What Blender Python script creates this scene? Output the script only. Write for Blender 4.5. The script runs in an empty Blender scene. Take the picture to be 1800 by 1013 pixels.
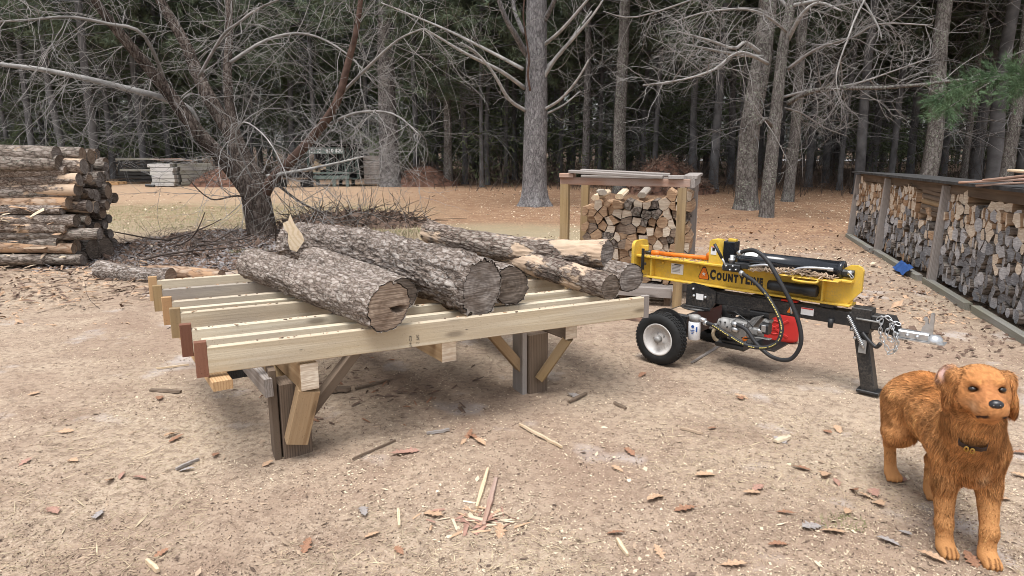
import bpy, math, random
import numpy as np
from mathutils import Vector, Matrix
random.seed(7)
RNG = np.random.default_rng(11)
scene = bpy.context.scene
COL = scene.collection

# ------------------------------------------------------------------ camera
PITCH = math.radians(11.8); CAM_H = 1.6
cam_d = bpy.data.cameras.new('camera'); cam_d.lens = 24; cam_d.sensor_width = 36
cam_d.clip_start = .05; cam_d.clip_end = 2000
cam = bpy.data.objects.new('camera', cam_d); COL.objects.link(cam)
cam.location = (0, 0, CAM_H); cam.rotation_euler = (math.pi/2 - PITCH, 0, 0)
scene.camera = cam

# ------------------------------------------------------------------ overcast sky, soft sun, exposure
SUN_EL, SUN_AZ = math.radians(72), math.radians(205)     # azimuth measured clockwise from +Y
wd = bpy.data.worlds.new('World'); scene.world = wd; wd.use_nodes = True
wn = wd.node_tree; bg = wn.nodes['Background']
sky = wn.nodes.new('ShaderNodeTexSky'); sky.sky_type = 'NISHITA'; sky.sun_disc = False
sky.sun_elevation = SUN_EL; sky.sun_rotation = SUN_AZ
sky.air_density = 1.0; sky.dust_density = 3.0; sky.ozone_density = 1.0
hs = wn.nodes.new('ShaderNodeHueSaturation'); hs.inputs['Saturation'].default_value = .30   # cloud cover greys the sky
wn.links.new(sky.outputs[0], hs.inputs['Color']); wn.links.new(hs.outputs[0], bg.inputs['Color'])
bg.inputs['Strength'].default_value = .10
sun_d = bpy.data.lights.new('sun', 'SUN'); sun_d.energy = 1.5; sun_d.angle = math.radians(30); sun_d.color = (1, .98, .955)
sun = bpy.data.objects.new('sun', sun_d); COL.objects.link(sun)
_sd = Vector((math.sin(SUN_AZ)*math.cos(SUN_EL), math.cos(SUN_AZ)*math.cos(SUN_EL), math.sin(SUN_EL)))
sun.rotation_euler = (-_sd).to_track_quat('-Z', 'Y').to_euler(); sun.location = _sd*30
vs = scene.view_settings
vs.view_transform = 'Standard'; vs.look = 'None'; vs.exposure = 1.19; vs.gamma = 1; vs.use_curve_mapping = False
scene.cycles.max_bounces = 5; scene.cycles.diffuse_bounces = 3; scene.cycles.glossy_bounces = 2
scene.cycles.transparent_max_bounces = 4
scene.cycles.pixel_filter_type = 'BLACKMAN_HARRIS'; scene.cycles.filter_width = .95
scene.cycles.use_denoising = True; scene.cycles.denoising_input_passes = 'RGB_ALBEDO_NORMAL'; scene.cycles.denoising_prefilter = 'ACCURATE'

# ------------------------------------------------------------------ measuring: a point of the photograph at a known height or depth
def ray(px, py):
    a = (px-900)/1200; b = (506.5-py)/1200
    return a, math.cos(PITCH)+b*math.sin(PITCH), -math.sin(PITCH)+b*math.cos(PITCH)
def g(px, py, z=0.):
    a, b, c = ray(px, py); t = (z-CAM_H)/c
    return Vector((a*t, b*t, z))
def at(px, py, Y):
    a, b, c = ray(px, py); t = Y/b
    return Vector((a*t, Y, CAM_H+c*t))

# ------------------------------------------------------------------ numpy noise
def _hash(ix, iy, iz, seed):
    h = (ix.astype(np.int64)*374761393 + iy.astype(np.int64)*668265263 + iz.astype(np.int64)*2147483647 + seed*974711) & 0xffffffff
    h = ((h ^ (h >> 13))*1274126177) & 0xffffffff
    h = h ^ (h >> 16)
    return (h & 0xffff)/65535.
def vnoise(p, seed=0):
    p = np.asarray(p, float); i = np.floor(p).astype(np.int64); f = p-i; f = f*f*(3-2*f)
    r = 0
    for dx in (0, 1):
        wx = f[..., 0] if dx else 1-f[..., 0]
        for dy in (0, 1):
            wy = f[..., 1] if dy else 1-f[..., 1]
            for dz in (0, 1):
                wz = f[..., 2] if dz else 1-f[..., 2]
                r = r + wx*wy*wz*_hash(i[..., 0]+dx, i[..., 1]+dy, i[..., 2]+dz, seed)
    return r*2-1
def fbm(p, o=4, seed=0):
    p = np.asarray(p, float); r = 0; a = .5
    for k in range(o):
        r = r + a*vnoise(p, seed+k*17); p = p*2.03+7.1; a *= .5
    return r
def gz(x, y):                                            # height of the trodden ground
    x = np.asarray(x, float); y = np.asarray(y, float)
    p = np.stack([x, y, np.zeros_like(x)], -1)
    near = np.clip((14-y)/8, .25, 1)
    return (.032*fbm(p*.9, 3, 3)+.010*fbm(p*5, 3, 5)+.006*fbm(p*19, 2, 9))*near

# ------------------------------------------------------------------ objects
def chain(p):
    M = Matrix.Identity(4)
    while p is not None:
        M = p.matrix_basis @ M; p = p.parent
    return M
def tag(o, label=None, cat=None, group=None, kind=None):
    if label: o['label'] = label
    if cat: o['category'] = cat
    if group: o['group'] = group
    if kind: o['kind'] = kind
    elif label: o['kind'] = 'thing'
    return o
def empty(name, loc, rz=0., **k):
    o = bpy.data.objects.new(name, None); o.empty_display_size = .1; COL.objects.link(o)
    o.location = loc; o.rotation_euler = (0, 0, rz)
    o.matrix_basis = Matrix.Translation(Vector(loc)) @ Matrix.Rotation(rz, 4, 'Z')
    return tag(o, **k)
def put(name, me, mats, parent=None, M=None):
    o = bpy.data.objects.new(name, me); COL.objects.link(o)
    if mats is not None and len(me.materials) == 0:
        for m in (mats if isinstance(mats, (list, tuple)) else [mats]): me.materials.append(m)
    if M is None: M = Matrix.Identity(4)
    if parent is not None:
        o.parent = parent; o.matrix_basis = chain(parent).inverted() @ M
    else: o.matrix_basis = M
    return o
def np_mesh(name, V, F, smooth=False, mi=None):
    me = bpy.data.meshes.new(name)
    V = np.asarray(V, np.float32); F = np.asarray(F, np.int32); k = F.shape[1]
    me.vertices.add(len(V)); me.vertices.foreach_set('co', V.ravel())
    me.loops.add(F.size); me.loops.foreach_set('vertex_index', F.ravel())
    me.polygons.add(len(F)); me.polygons.foreach_set('loop_start', np.arange(0, F.size, k, dtype=np.int32))
    me.polygons.foreach_set('use_smooth', np.full(len(F), smooth))
    if mi is not None: me.polygons.foreach_set('material_index', np.asarray(mi, np.int32))
    me.update(calc_edges=True)
    return me
def copy_tree(o, parent=None):
    c = o.copy(); COL.objects.link(c)
    if parent is not None: c.parent = parent
    for ch in [q for q in KIDS.get(o.name, [])]: copy_tree(ch, c)
    return c
KIDS = {}
def register(root):                                      # remember children of a prototype once
    KIDS[root.name] = [c for c in root.children]
    for c in root.children: register(c)

class MB:
    """collects shapes, then links them as one mesh object"""
    def __init__(s): s.v = []; s.f = []; s.m = []; s.mat = 0; s.sm = []; s.smooth = False
    def add(s, vs_, fs):
        b = len(s.v); s.v += [tuple(v) for v in vs_]
        for f in fs: s.f.append(tuple(i+b for i in f)); s.m.append(s.mat); s.sm.append(s.smooth)
    def box(s, c, d, M=None, ch=0.):
        x, y, z = d[0]/2, d[1]/2, d[2]/2
        if ch <= 0:
            vs_ = [Vector((sx*x, sy*y, sz*z)) for sx in (-1, 1) for sy in (-1, 1) for sz in (-1, 1)]
            fs = [(0, 1, 3, 2), (4, 6, 7, 5), (0, 4, 5, 1), (2, 3, 7, 6), (0, 2, 6, 4), (1, 5, 7, 3)]
        else:
            q = []
            for sx in (-1, 1):
                for (yy, zz) in ((-y+ch, -z), (y-ch, -z), (y, -z+ch), (y, z-ch), (y-ch, z), (-y+ch, z), (-y, z-ch), (-y, -z+ch)): q.append(Vector((sx*x, yy, zz)))
            vs_ = q; fs = [tuple(range(7, -1, -1)), tuple(range(8, 16))]+[(i, (i+1) % 8, 8+(i+1) % 8, 8+i) for i in range(8)]
        c = Vector(c)
        s.add([(M @ v if M else v)+c for v in vs_], fs)
    def beam(s, p0, p1, w, h, up=(0, 0, 1), ch=.003):
        M, L = frame(p0, p1, up)
        s.box(M.translation, (L, w, h), M.to_3x3(), ch)
    def tube(s, pts, rad, n=8, cap=True, closed=False):
        pts = [Vector(p) for p in pts]; k = len(pts)
        if not isinstance(rad, (list, tuple, np.ndarray)): rad = [rad]*k
        vs_ = []; up = None
        for i in range(k):
            if closed: t = pts[(i+1) % k]-pts[i-1]
            else: t = pts[min(i+1, k-1)]-pts[max(i-1, 0)]
            if t.length < 1e-9: t = Vector((0, 0, 1))
            t.normalize()
            if up is None: up = t.orthogonal()
            up = up-t*up.dot(t)
            if up.length < 1e-6: up = t.orthogonal()
            up.normalize(); sd = t.cross(up)
            for j in range(n):
                a = 2*math.pi*j/n
                vs_.append(pts[i]+(up*math.cos(a)+sd*math.sin(a))*rad[i])
        fs = []
        for i in range(k if closed else k-1):
            for j in range(n):
                i2 = (i+1) % k
                fs.append((i*n+j, i*n+(j+1) % n, i2*n+(j+1) % n, i2*n+j))
        if cap and not closed:
            fs.append(tuple(range(n-1, -1, -1))); fs.append(tuple(range((k-1)*n, k*n)))
        sm = s.smooth; s.smooth = True
        s.add(vs_, fs); s.smooth = sm
    def lathe(s, prof, M, n=24, cap=True):                         # prof: (x along axis, radius)
        vs_ = []; fs = []
        for (x, r) in prof:
            for j in range(n):
                a = 2*math.pi*j/n; vs_.append(M @ Vector((x, r*math.cos(a), r*math.sin(a))))
        for i in range(len(prof)-1):
            for j in range(n): fs.append((i*n+j, (i+1)*n+j, (i+1)*n+(j+1) % n, i*n+(j+1) % n))
        if cap and prof[0][1] > 1e-4: fs.append(tuple(range(n)))
        if cap and prof[-1][1] > 1e-4: fs.append(tuple(range(len(prof)*n-1, (len(prof)-1)*n-1, -1)))
        s.add(vs_, fs)
    def prism(s, poly, t, M=None):                       # poly in local x,z ; thickness t along local y
        n = len(poly); M = M or Matrix.Identity(4)
        vs_ = [M @ Vector((x, -t/2, z)) for x, z in poly]+[M @ Vector((x, t/2, z)) for x, z in poly]
        fs = [tuple(range(n)), tuple(range(2*n-1, n-1, -1))]+[(i, n+i, n+(i+1) % n, (i+1) % n) for i in range(n)]
        s.add(vs_, fs)
    def mesh(s, name):
        me = bpy.data.meshes.new(name); me.from_pydata(s.v, [], s.f)
        me.polygons.foreach_set('material_index', s.m); me.polygons.foreach_set('use_smooth', s.sm); me.update()
        return me
    def build(s, name, mats, parent=None, local=True, M=None):
        """parent given: verts are in the parent's frame (local) or in world; no parent: origin moves to the base"""
        if parent is None and M is None:
            a = np.array(s.v); c = (a.min(0)+a.max(0))/2; c[2] = a[:, 2].min()
            s.v = [tuple(v) for v in a-c]
            o = put(name, s.mesh(name), mats, None, Matrix.Translation(Vector(c)))
        elif parent is None: o = put(name, s.mesh(name), mats, None, M)
        elif local:
            o = put(name, s.mesh(name), mats, parent, chain(parent) @ (M or Matrix.Identity(4)))
        else:
            Mi = chain(parent).inverted(); s.v = [tuple(Mi @ Vector(v)) for v in s.v]
            o = put(name, s.mesh(name), mats, parent, chain(parent))
        return o
def frame(p0, p1, up=(0, 0, 1)):
    p0 = Vector(p0); p1 = Vector(p1); x = (p1-p0); L = x.length; x.normalize()
    up = Vector(up)
    if abs(x.dot(up.normalized())) > .99: up = Vector((0, 1, 0))
    y = up.cross(x).normalized(); z = x.cross(y)
    M = Matrix((x, y, z)).transposed().to_4x4(); M.translation = (p0+p1)/2
    return M, L
def lumber(name, p0, p1, w, h, mat_, parent=None, up=(0, 0, 1), ch=.004):
    """one sawn piece, its own local x along the grain"""
    M, L = frame(p0, p1, up); b = MB(); b.box((0, 0, 0), (L, w, h), None, ch)
    return put(name, b.mesh(name), mat_, parent, M)
def spline(pts, k=6):
    pts = [Vector(p) for p in pts]; out = []
    for i in range(len(pts)-1):
        p0, p1, p2, p3 = pts[max(i-1, 0)], pts[i], pts[i+1], pts[min(i+2, len(pts)-1)]
        for j in range(k):
            t = j/k
            out.append(.5*((2*p1)+(p2-p0)*t+(2*p0-5*p1+4*p2-p3)*t*t+(3*p1-p0-3*p2+p3)*t**3))
    out.append(pts[-1]); return out
def text_mesh(txt, size, thick=.001, bold=0.):
    c = bpy.data.curves.new('lettering', 'FONT'); c.body = txt; c.size = size; c.extrude = thick; c.offset = bold; c.resolution_u = 2
    o = bpy.data.objects.new('lettering', c); COL.objects.link(o)
    me = bpy.data.meshes.new_from_object(o.evaluated_get(bpy.context.evaluated_depsgraph_get()))
    bpy.data.objects.remove(o); bpy.data.curves.remove(c)
    return me
# ------------------------------------------------------------------ materials
def mk(name, rough=.8, spec=.3):
    m = bpy.data.materials.new(name); m.use_nodes = True
    nt = m.node_tree; b = nt.nodes['Principled BSDF']
    b.inputs['Roughness'].default_value = rough; b.inputs['Specular IOR Level'].default_value = spec
    return m, nt, b
def nd(nt, typ, ins=None, **pr):
    n = nt.nodes.new(typ)
    for k, v in pr.items(): setattr(n, k, v)
    for k, v in (ins or {}).items():
        if isinstance(v, bpy.types.NodeSocket): nt.links.new(v, n.inputs[k])
        else: n.inputs[k].default_value = v
    return n
def ramp(nt, fac, stops):
    r = nt.nodes.new('ShaderNodeValToRGB'); nt.links.new(fac, r.inputs[0]); e = r.color_ramp.elements
    while len(e) < len(stops): e.new(.5)
    for q, (p, c) in zip(e, stops):
        q.position = p; q.color = (c, c, c, 1) if isinstance(c, (int, float)) else (*c, 1)
    return r.outputs[0]
def mix(nt, f, a, b, mode='MIX'):
    n = nt.nodes.new('ShaderNodeMix'); n.data_type = 'RGBA'; n.blend_type = mode
    for s_, v in ((n.inputs[0], f), (n.inputs[6], a), (n.inputs[7], b)):
        if isinstance(v, bpy.types.NodeSocket): nt.links.new(v, s_)
        elif isinstance(v, (int, float)): s_.default_value = v
        else: s_.default_value = (*v, 1)
    return n.outputs[2]
def math_(nt, op, a, b=0., c=None):
    n = nt.nodes.new('ShaderNodeMath'); n.operation = op
    for i, v in enumerate((a, b) if c is None else (a, b, c)):
        if isinstance(v, bpy.types.NodeSocket): nt.links.new(v, n.inputs[i])
        else: n.inputs[i].default_value = v
    return n.outputs[0]
def coords(nt, scale=(1, 1, 1), shift=True):
    tc = nt.nodes.new('ShaderNodeTexCoord'); src = tc.outputs['Object']
    if shift:
        oi = nt.nodes.new('ShaderNodeObjectInfo')
        k = math_(nt, 'MULTIPLY', oi.outputs['Random'], 37.)
        a = nt.nodes.new('ShaderNodeVectorMath'); a.operation = 'ADD'
        nt.links.new(src, a.inputs[0]); nt.links.new(k, a.inputs[1]); src = a.outputs[0]
    mp = nt.nodes.new('ShaderNodeMapping'); mp.inputs['Scale'].default_value = scale
    nt.links.new(src, mp.inputs[0]); return mp.outputs[0]
def noise_(nt, vec, scale, det=4, rough=.55, dist=0.):
    return nd(nt, 'ShaderNodeTexNoise', {'Vector': vec, 'Scale': scale, 'Detail': det, 'Roughness': rough, 'Distortion': dist}).outputs[0]
def bump(nt, b, h, dist=.01, strength=1.):
    n = nd(nt, 'ShaderNodeBump', {'Height': h, 'Distance': dist, 'Strength': strength})
    nt.links.new(n.outputs[0], b.inputs['Normal'])
def col(nt, b, c): nt.links.new(c, b.inputs['Base Color'])

def plain(name, c, rough=.5, metal=0., spec=.4, var=.12, scale=30, bumpd=0.):
    m, nt, b = mk(name, rough, spec); b.inputs['Metallic'].default_value = metal
    v = coords(nt); n = noise_(nt, v, scale, 4)
    col(nt, b, mix(nt, ramp(nt, n, [(.3, 0.), (.7, 1.)]), tuple(x*(1-var) for x in c), tuple(min(1, x*(1+var)) for x in c)))
    nt.links.new(math_(nt, 'MULTIPLY_ADD', n, .25, rough-.12), b.inputs['Roughness'])
    if bumpd: bump(nt, b, n, bumpd)
    return m
def bark(name, dark, mid, light, axis, sc=1., depth=.02, lichen=0., patch=None, lich_c=(.42, .45, .38), fineness=1.):
    """axis: the local axis the ridges run along"""
    m, nt, b = mk(name, .95, .12)
    s = [44*sc]*3; s['xyz'.index(axis)] = 15.*sc
    v = coords(nt, tuple(s)); vf = coords(nt, (1, 1, 1))
    wob = nd(nt, 'ShaderNodeTexNoise', {'Vector': v, 'Scale': .9, 'Detail': 3.}).outputs[1]
    vv = nd(nt, 'ShaderNodeVectorMath', {0: v, 1: nd(nt, 'ShaderNodeVectorMath', {0: wob, 3: 1.6}, operation='SCALE').outputs[0]}, operation='ADD').outputs[0]
    edge = nd(nt, 'ShaderNodeTexVoronoi', {'Vector': vv, 'Scale': .55}, feature='DISTANCE_TO_EDGE').outputs[0]
    cell = nd(nt, 'ShaderNodeSeparateColor', {0: nd(nt, 'ShaderNodeTexVoronoi', {'Vector': vv, 'Scale': .55}).outputs[1]}).outputs[0]
    fine = noise_(nt, v, 1.3, 6, .7)
    pl_ = math_(nt, 'MINIMUM', math_(nt, 'MULTIPLY', edge, 4.), 1.)
    h = math_(nt, 'ADD', math_(nt, 'MULTIPLY', pl_, .30), math_(nt, 'ADD', math_(nt, 'MULTIPLY', cell, .30), math_(nt, 'MULTIPLY', fine, .62)))
    c = ramp(nt, h, [(.28, dark), (.60, mid), (.95, light)])
    big = noise_(nt, vf, 3.*sc, 4)
    c = mix(nt, math_(nt, 'MULTIPLY', ramp(nt, big, [(.42, 0.), (.66, 1.)]), .30), c, dark)
    if lichen:
        l = noise_(nt, vf, 34*sc, 3); l2 = noise_(nt, vf, 2.2, 3)
        f = math_(nt, 'MULTIPLY', ramp(nt, l, [(.56, 0.), (.63, 1.)]), ramp(nt, l2, [(.35, .25), (.65, 1.)]))
        c = mix(nt, math_(nt, 'MULTIPLY', f, lichen), c, lich_c)
    if patch:                                            # bare wood where bark has come off
        p = noise_(nt, coords(nt, tuple(1.4 if a == axis else 3.2 for a in 'xyz')), 1.5, 5, .6)
        f = ramp(nt, p, [(patch[0], 0.), (patch[0]+.04, 1.)])
        wood = mix(nt, noise_(nt, v, .7, 4), patch[1], patch[2])
        c = mix(nt, f, c, wood); h = math_(nt, 'MULTIPLY', h, math_(nt, 'SUBTRACT', 1., math_(nt, 'MULTIPLY', f, .85)))
    col(nt, b, c); bump(nt, b, h, depth, .9)
    return m
def cut_wood(name, c1, c2, c3, rings=120.):
    m, nt, b = mk(name, .85, .2)
    v = coords(nt, (1, 1, 1), False); sp = nd(nt, 'ShaderNodeSeparateXYZ', {0: v})
    wob = noise_(nt, v, 6, 3)
    r = math_(nt, 'SQRT', math_(nt, 'ADD', math_(nt, 'POWER', sp.outputs[1], 2.), math_(nt, 'POWER', sp.outputs[2], 2.)))
    s = math_(nt, 'SINE', math_(nt, 'MULTIPLY', math_(nt, 'ADD', r, math_(nt, 'MULTIPLY', wob, .05)), rings*2.))
    saw = noise_(nt, coords(nt, (1, 9, 140)), 1., 3)     # chain-saw marks
    spot = noise_(nt, coords(nt), 9, 5, .6)
    c = mix(nt, ramp(nt, spot, [(.35, 0.), (.68, 1.)]), c1, c2)
    c = mix(nt, math_(nt, 'MULTIPLY', ramp(nt, saw, [(.42, 1.), (.6, 0.)]), .65), c, c3)
    c = mix(nt, math_(nt, 'MULTIPLY_ADD', s, .12, .12), c, c3)
    col(nt, b, c); bump(nt, b, math_(nt, 'ADD', saw, math_(nt, 'MULTIPLY', s, .08)), .004, .7)
    return m
def sawn(name, c1, c2, c3, rough=.75, wear=0., wear_c=(.2, .18, .17), stretch=1.1):
    """sawn timber, grain along local x"""
    m, nt, b = mk(name, rough, .25)
    v = coords(nt, (stretch*1.6, 75, 75)); n1 = noise_(nt, v, 1., 5, .65, .5)
    v2 = coords(nt, (.8, 22, 22)); w = nd(nt, 'ShaderNodeTexWave', {'Vector': v2, 'Scale': 1.1, 'Distortion': 6., 'Detail': 2., 'Detail Scale': .7}, bands_direction='Y').outputs[1]
    big = noise_(nt, coords(nt, (2, 6, 6)), 1., 3)
    c = mix(nt, ramp(nt, n1, [(.3, 0.), (.72, 1.)]), c1, c2)
    c = mix(nt, math_(nt, 'MULTIPLY', ramp(nt, w, [(.45, 0.), (.9, 1.)]), .6), c, c3)
    oi = nt.nodes.new('ShaderNodeObjectInfo')
    c = mix(nt, math_(nt, 'MULTIPLY', oi.outputs['Random'], .35), c, c3)
    kn = nd(nt, 'ShaderNodeTexVoronoi', {'Vector': coords(nt, (2.2, 7, 7)), 'Scale': 1.}).outputs[0]
    c = mix(nt, ramp(nt, kn, [(.07, .75), (.16, 0.)]), c, tuple(x*.35 for x in c3))
    if wear:
        f = ramp(nt, big, [(.5-wear*.3, 0.), (.62, 1.)]); c = mix(nt, math_(nt, 'MULTIPLY', f, wear), c, wear_c)
    grit = noise_(nt, coords(nt), 160, 2)
    c = mix(nt, ramp(nt, grit, [(.64, 0.), (.7, .5)]), c, tuple(x*.5 for x in c3))
    col(nt, b, c); bump(nt, b, math_(nt, 'ADD', n1, math_(nt, 'MULTIPLY', grit, .3)), .003, .6)
    return m

def grimy(name, c, dust, rough):
    m, nt, b = mk(name, rough, .45); v = coords(nt)
    a, f = noise_(nt, v, 5, 5, .65), noise_(nt, v, 85, 4, .7)
    k = math_(nt, 'MULTIPLY', ramp(nt, a, [(.42, .12), (.70, 1.)]), ramp(nt, f, [(.42, 0.), (.62, 1.)]))
    g1 = mix(nt, ramp(nt, noise_(nt, v, 14, 4), [(.3, 0.), (.7, 1.)]), tuple(x*.86 for x in c), tuple(min(1, x*1.1) for x in c))
    col(nt, b, mix(nt, math_(nt, 'MULTIPLY', k, .75), g1, dust)); nt.links.new(math_(nt, 'MULTIPLY_ADD', k, .4, rough-.06), b.inputs['Roughness']); bump(nt, b, f, .0006, .5)
    return m
M_ = {}
M_['lumber'] = sawn('new_lumber', (.60, .52, .385), (.73, .66, .52), (.42, .33, .215), .7, .3, (.40, .34, .28))
M_['lumber2'] = sawn('new_lumber_greenish', (.56, .49, .37), (.68, .61, .48), (.40, .32, .22), .7, .3, (.34, .29, .25))
M_['lumber_grey'] = sawn('dirty_lumber', (.42, .37, .30), (.55, .49, .39), (.28, .23, .18), .8, .5, (.22, .20, .20))
M_['brown_treated'] = sawn('treated_brown_lumber', (.20, .09, .055), (.27, .13, .085), (.13, .055, .035), .75)
M_['tan_block'] = sawn('tan_lumber', (.46, .29, .15), (.56, .38, .21), (.34, .19, .09), .75)
M_['weathered'] = sawn('weathered_timber', (.15, .108, .080), (.23, .17, .125), (.07, .05, .037), .9, .35, (.22, .17, .125))
M_['grey_board'] = sawn('grey_board', (.30, .27, .25), (.42, .39, .37), (.17, .14, .12), .9, .3, (.40, .36, .33))
M_['amber'] = sawn('amber_timber', (.37, .25, .14), (.46, .335, .205), (.23, .14, .07), .7, .25, (.27, .19, .12))
M_['olive_post'] = sawn('treated_post', (.30, .205, .10), (.40, .285, .15), (.19, .12, .055), .8, .35, (.26, .21, .15))
M_['redwood'] = sawn('reddish_board', (.36, .20, .13), (.46, .29, .21), (.24, .12, .075), .8, .5, (.44, .40, .38))
M_['dark_timber'] = sawn('dark_timber', (.022, .021, .02), (.05, .047, .045), (.015, .014, .013), .9)
M_['white_beam'] = sawn('pale_grey_beam', (.52, .51, .51), (.66, .65, .65), (.36, .34, .32), .85, .5, (.40, .40, .34))
M_['mossy_beam'] = sawn('mossy_grey_beam', (.26, .25, .235), (.36, .35, .335), (.17, .165, .135), .9, .5, (.22, .21, .14))
M_['splinter'] = sawn('fresh_splinter', (.64, .51, .35), (.76, .65, .50), (.50, .36, .22), .75)
M_['bark_log'] = bark('log_bark', (.050, .039, .032), (.225, .178, .148), (.50, .445, .40), 'x', 2.0, .012, .55, (.70, (.50, .38, .27), (.36, .25, .17)), (.52, .48, .43))
M_['bark_log2'] = bark('log_bark_rugged', (.032, .025, .021), (.205, .162, .135), (.47, .415, .375), 'x', 1.5, .02, .5, (.66, (.56, .42, .28), (.42, .28, .17)), (.50, .48, .45))
M_['bark_bare'] = bark('log_half_peeled', (.035, .024, .018), (.19, .145, .12), (.44, .38, .33), 'x', 1.5, .012, .3, (.53, (.60, .47, .35), (.44, .31, .215)))
M_['bark_grey'] = bark('log_grey_bark', (.035, .029, .025), (.19, .155, .13), (.40, .345, .305), 'x', 1.0, .012, .3, (.64, (.38, .28, .20), (.27, .19, .13)))
M_['bark_red'] = bark('log_tan_peeled', (.06, .04, .03), (.32, .21, .14), (.48, .37, .28), 'x', .6, .008, .2, (.50, (.48, .32, .20), (.34, .20, .12)))
M_['cut'] = cut_wood('cut_end_brown', (.29, .215, .16), (.38, .295, .225), (.11, .075, .055))
M_['cut_dark'] = cut_wood('cut_end_dark', (.15, .115, .09), (.25, .205, .17), (.045, .034, .027))
M_['cut_grey'] = cut_wood('cut_end_grey', (.20, .165, .14), (.40, .36, .33), (.065, .05, .042))
M_['cut_tan'] = cut_wood('cut_end_tan', (.45, .295, .18), (.56, .40, .265), (.23, .135, .08), 80)
M_['cut_pale'] = cut_wood('cut_end_pale', (.66, .56, .44), (.77, .69, .57), (.44, .33, .24), 80)
M_['cut_ash'] = cut_wood('cut_end_ashen', (.46, .45, .45), (.60, .59, .585), (.25, .24, .245), 80)
M_['cut_slate'] = cut_wood('cut_end_slate', (.21, .21, .22), (.34, .34, .35), (.095, .093, .098), 80)
M_['pine_bark'] = bark('pine_bark', (.05, .045, .044), (.15, .138, .135), (.27, .255, .25), 'z', .75, .03, .55, None, (.36, .38, .33))
M_['pine_bark_big'] = bark('grey_pine_bark', (.075, .070, .072), (.20, .188, .190), (.34, .325, .325), 'z', .9, .03, .45, None, (.44, .46, .42))
M_['pine_bark_lichen'] = bark('lichened_bark', (.05, .043, .040), (.15, .135, .125), (.26, .24, .23), 'z', .9, .02, .8, None, (.33, .37, .29))
M_['far_bark'] = plain('shaded_bark', (.125, .123, .124), .95, 0, .1, .4, 3)
M_['dead_twig'] = plain('dead_twig', (.17, .165, .16), .95, 0, .1, .35, 5)
M_['bare_bark'] = bark('shaggy_bark', (.022, .017, .015), (.10, .077, .065), (.21, .175, .155), 'z', .8, .035, .15)
M_['twig'] = plain('grey_twig', (.25, .238, .226), .9, 0, .15, .35, 4)
M_['twig_pale'] = plain('pale_branch', (.34, .33, .315), .9, 0, .15, .35, 6)
M_['red_limb'] = plain('red_brown_limb', (.105, .068, .054), .9, 0, .15, .4, 8)
def needle_mat(name, a, b_):
    m, nt, b = mk(name, .7, .2)
    n = noise_(nt, coords(nt), 1.3, 4)
    col(nt, b, mix(nt, ramp(nt, n, [(.35, 0.), (.65, 1.)]), a, b_)); return m
M_['needles'] = needle_mat('pine_needles', (.062, .082, .054), (.125, .152, .095))
M_['needles_far'] = needle_mat('shaded_needles', (.07, .085, .066), (.13, .148, .112))
M_['needles_fresh'] = needle_mat('bright_needles', (.075, .125, .065), (.13, .20, .105))
M_['shrub'] = needle_mat('olive_shrub', (.06, .075, .035), (.10, .12, .06))
M_['brush'] = plain('brown_brush', (.095, .075, .064), .95, 0, .1, .4, 3)
M_['rust_litter'] = plain('rust_needle_heap', (.15, .083, .06), .95, 0, .1, .4, 4, .02)
M_['leaf_brown'] = plain('oak_leaf_brown', (.29, .155, .095), .7, 0, .3, .35, 18)
M_['leaf_tan'] = plain('oak_leaf_tan', (.47, .31, .20), .7, 0, .3, .3, 18)
M_['leaf_pink'] = plain('leaf_pinkish', (.36, .21, .16), .7, 0, .3, .3, 18)
M_['leaf_grey'] = plain('leaf_underside', (.31, .28, .265), .7, 0, .3, .3, 18)
M_['litter_grey'] = plain('grey_leaf_litter', (.23, .21, .205), .9, 0, .15, .5, 9)
M_['litter_brown'] = plain('brown_leaf_litter', (.155, .105, .08), .9, 0, .15, .45, 9)
M_['chip'] = plain('wood_chip', (.64, .53, .39), .85, 0, .15, .3, 9)
M_['chip_dull'] = plain('dull_chip', (.36, .27, .195), .9, 0, .15, .4, 9)
M_['chip_dark'] = plain('bark_crumb', (.14, .10, .078), .95, 0, .1, .4, 9)
M_['grass_dry'] = plain('dry_grass', (.48, .39, .27), .85, 0, .2, .3, 3)
M_['grass_green'] = plain('sparse_grass', (.23, .25, .11), .8, 0, .2, .35, 3)
M_['yellow'] = grimy('yellow_paint', (.68, .44, .05), (.42, .31, .14), .45)
M_['black'] = grimy('black_paint', (.014, .015, .017), (.13, .11, .09), .42)
M_['gloss_black'] = plain('gloss_black', (.012, .014, .018), .16, 0, .6, .2, 10)
M_['black_plastic'] = plain('black_plastic', (.022, .023, .025), .45, 0, .5, .2, 10)
M_['rubber'] = plain('rubber', (.018, .018, .018), .75, 0, .3, .35, 25, .001)
M_['hose'] = plain('hose_rubber', (.022, .022, .024), .6, 0, .4, .2, 30)
M_['steel'] = plain('galvanised_steel', (.56, .57, .58), .38, .85, .5, .15, 20)
M_['alloy'] = plain('cast_aluminium', (.30, .295, .285), .62, .35, .5, .25, 18, .001)
M_['white_paint'] = plain('white_paint', (.70, .70, .71), .45, 0, .4, .1, 12)
M_['rim'] = grimy('dirty_white_rim', (.64, .62, .60), (.34, .28, .23), .55)
M_['label_white'] = plain('white_sticker', (.74, .74, .74), .5, 0, .3, .06, 40)
M_['orange'] = plain('orange_paint', (.72, .19, .022), .5, 0, .4, .15, 20)
M_['red_plastic'] = plain('red_plastic', (.50, .028, .025), .45, 0, .4, .1, 6)
M_['red'] = plain('red_print', (.55, .03, .02), .5, 0, .3, .05, 9)
M_['blue'] = plain('blue_print', (.03, .09, .30), .5, 0, .3, .1, 9)
M_['blue_tarp'] = plain('blue_tarp', (.03, .085, .26), .5, 0, .4, .25, 9, .004)
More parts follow.
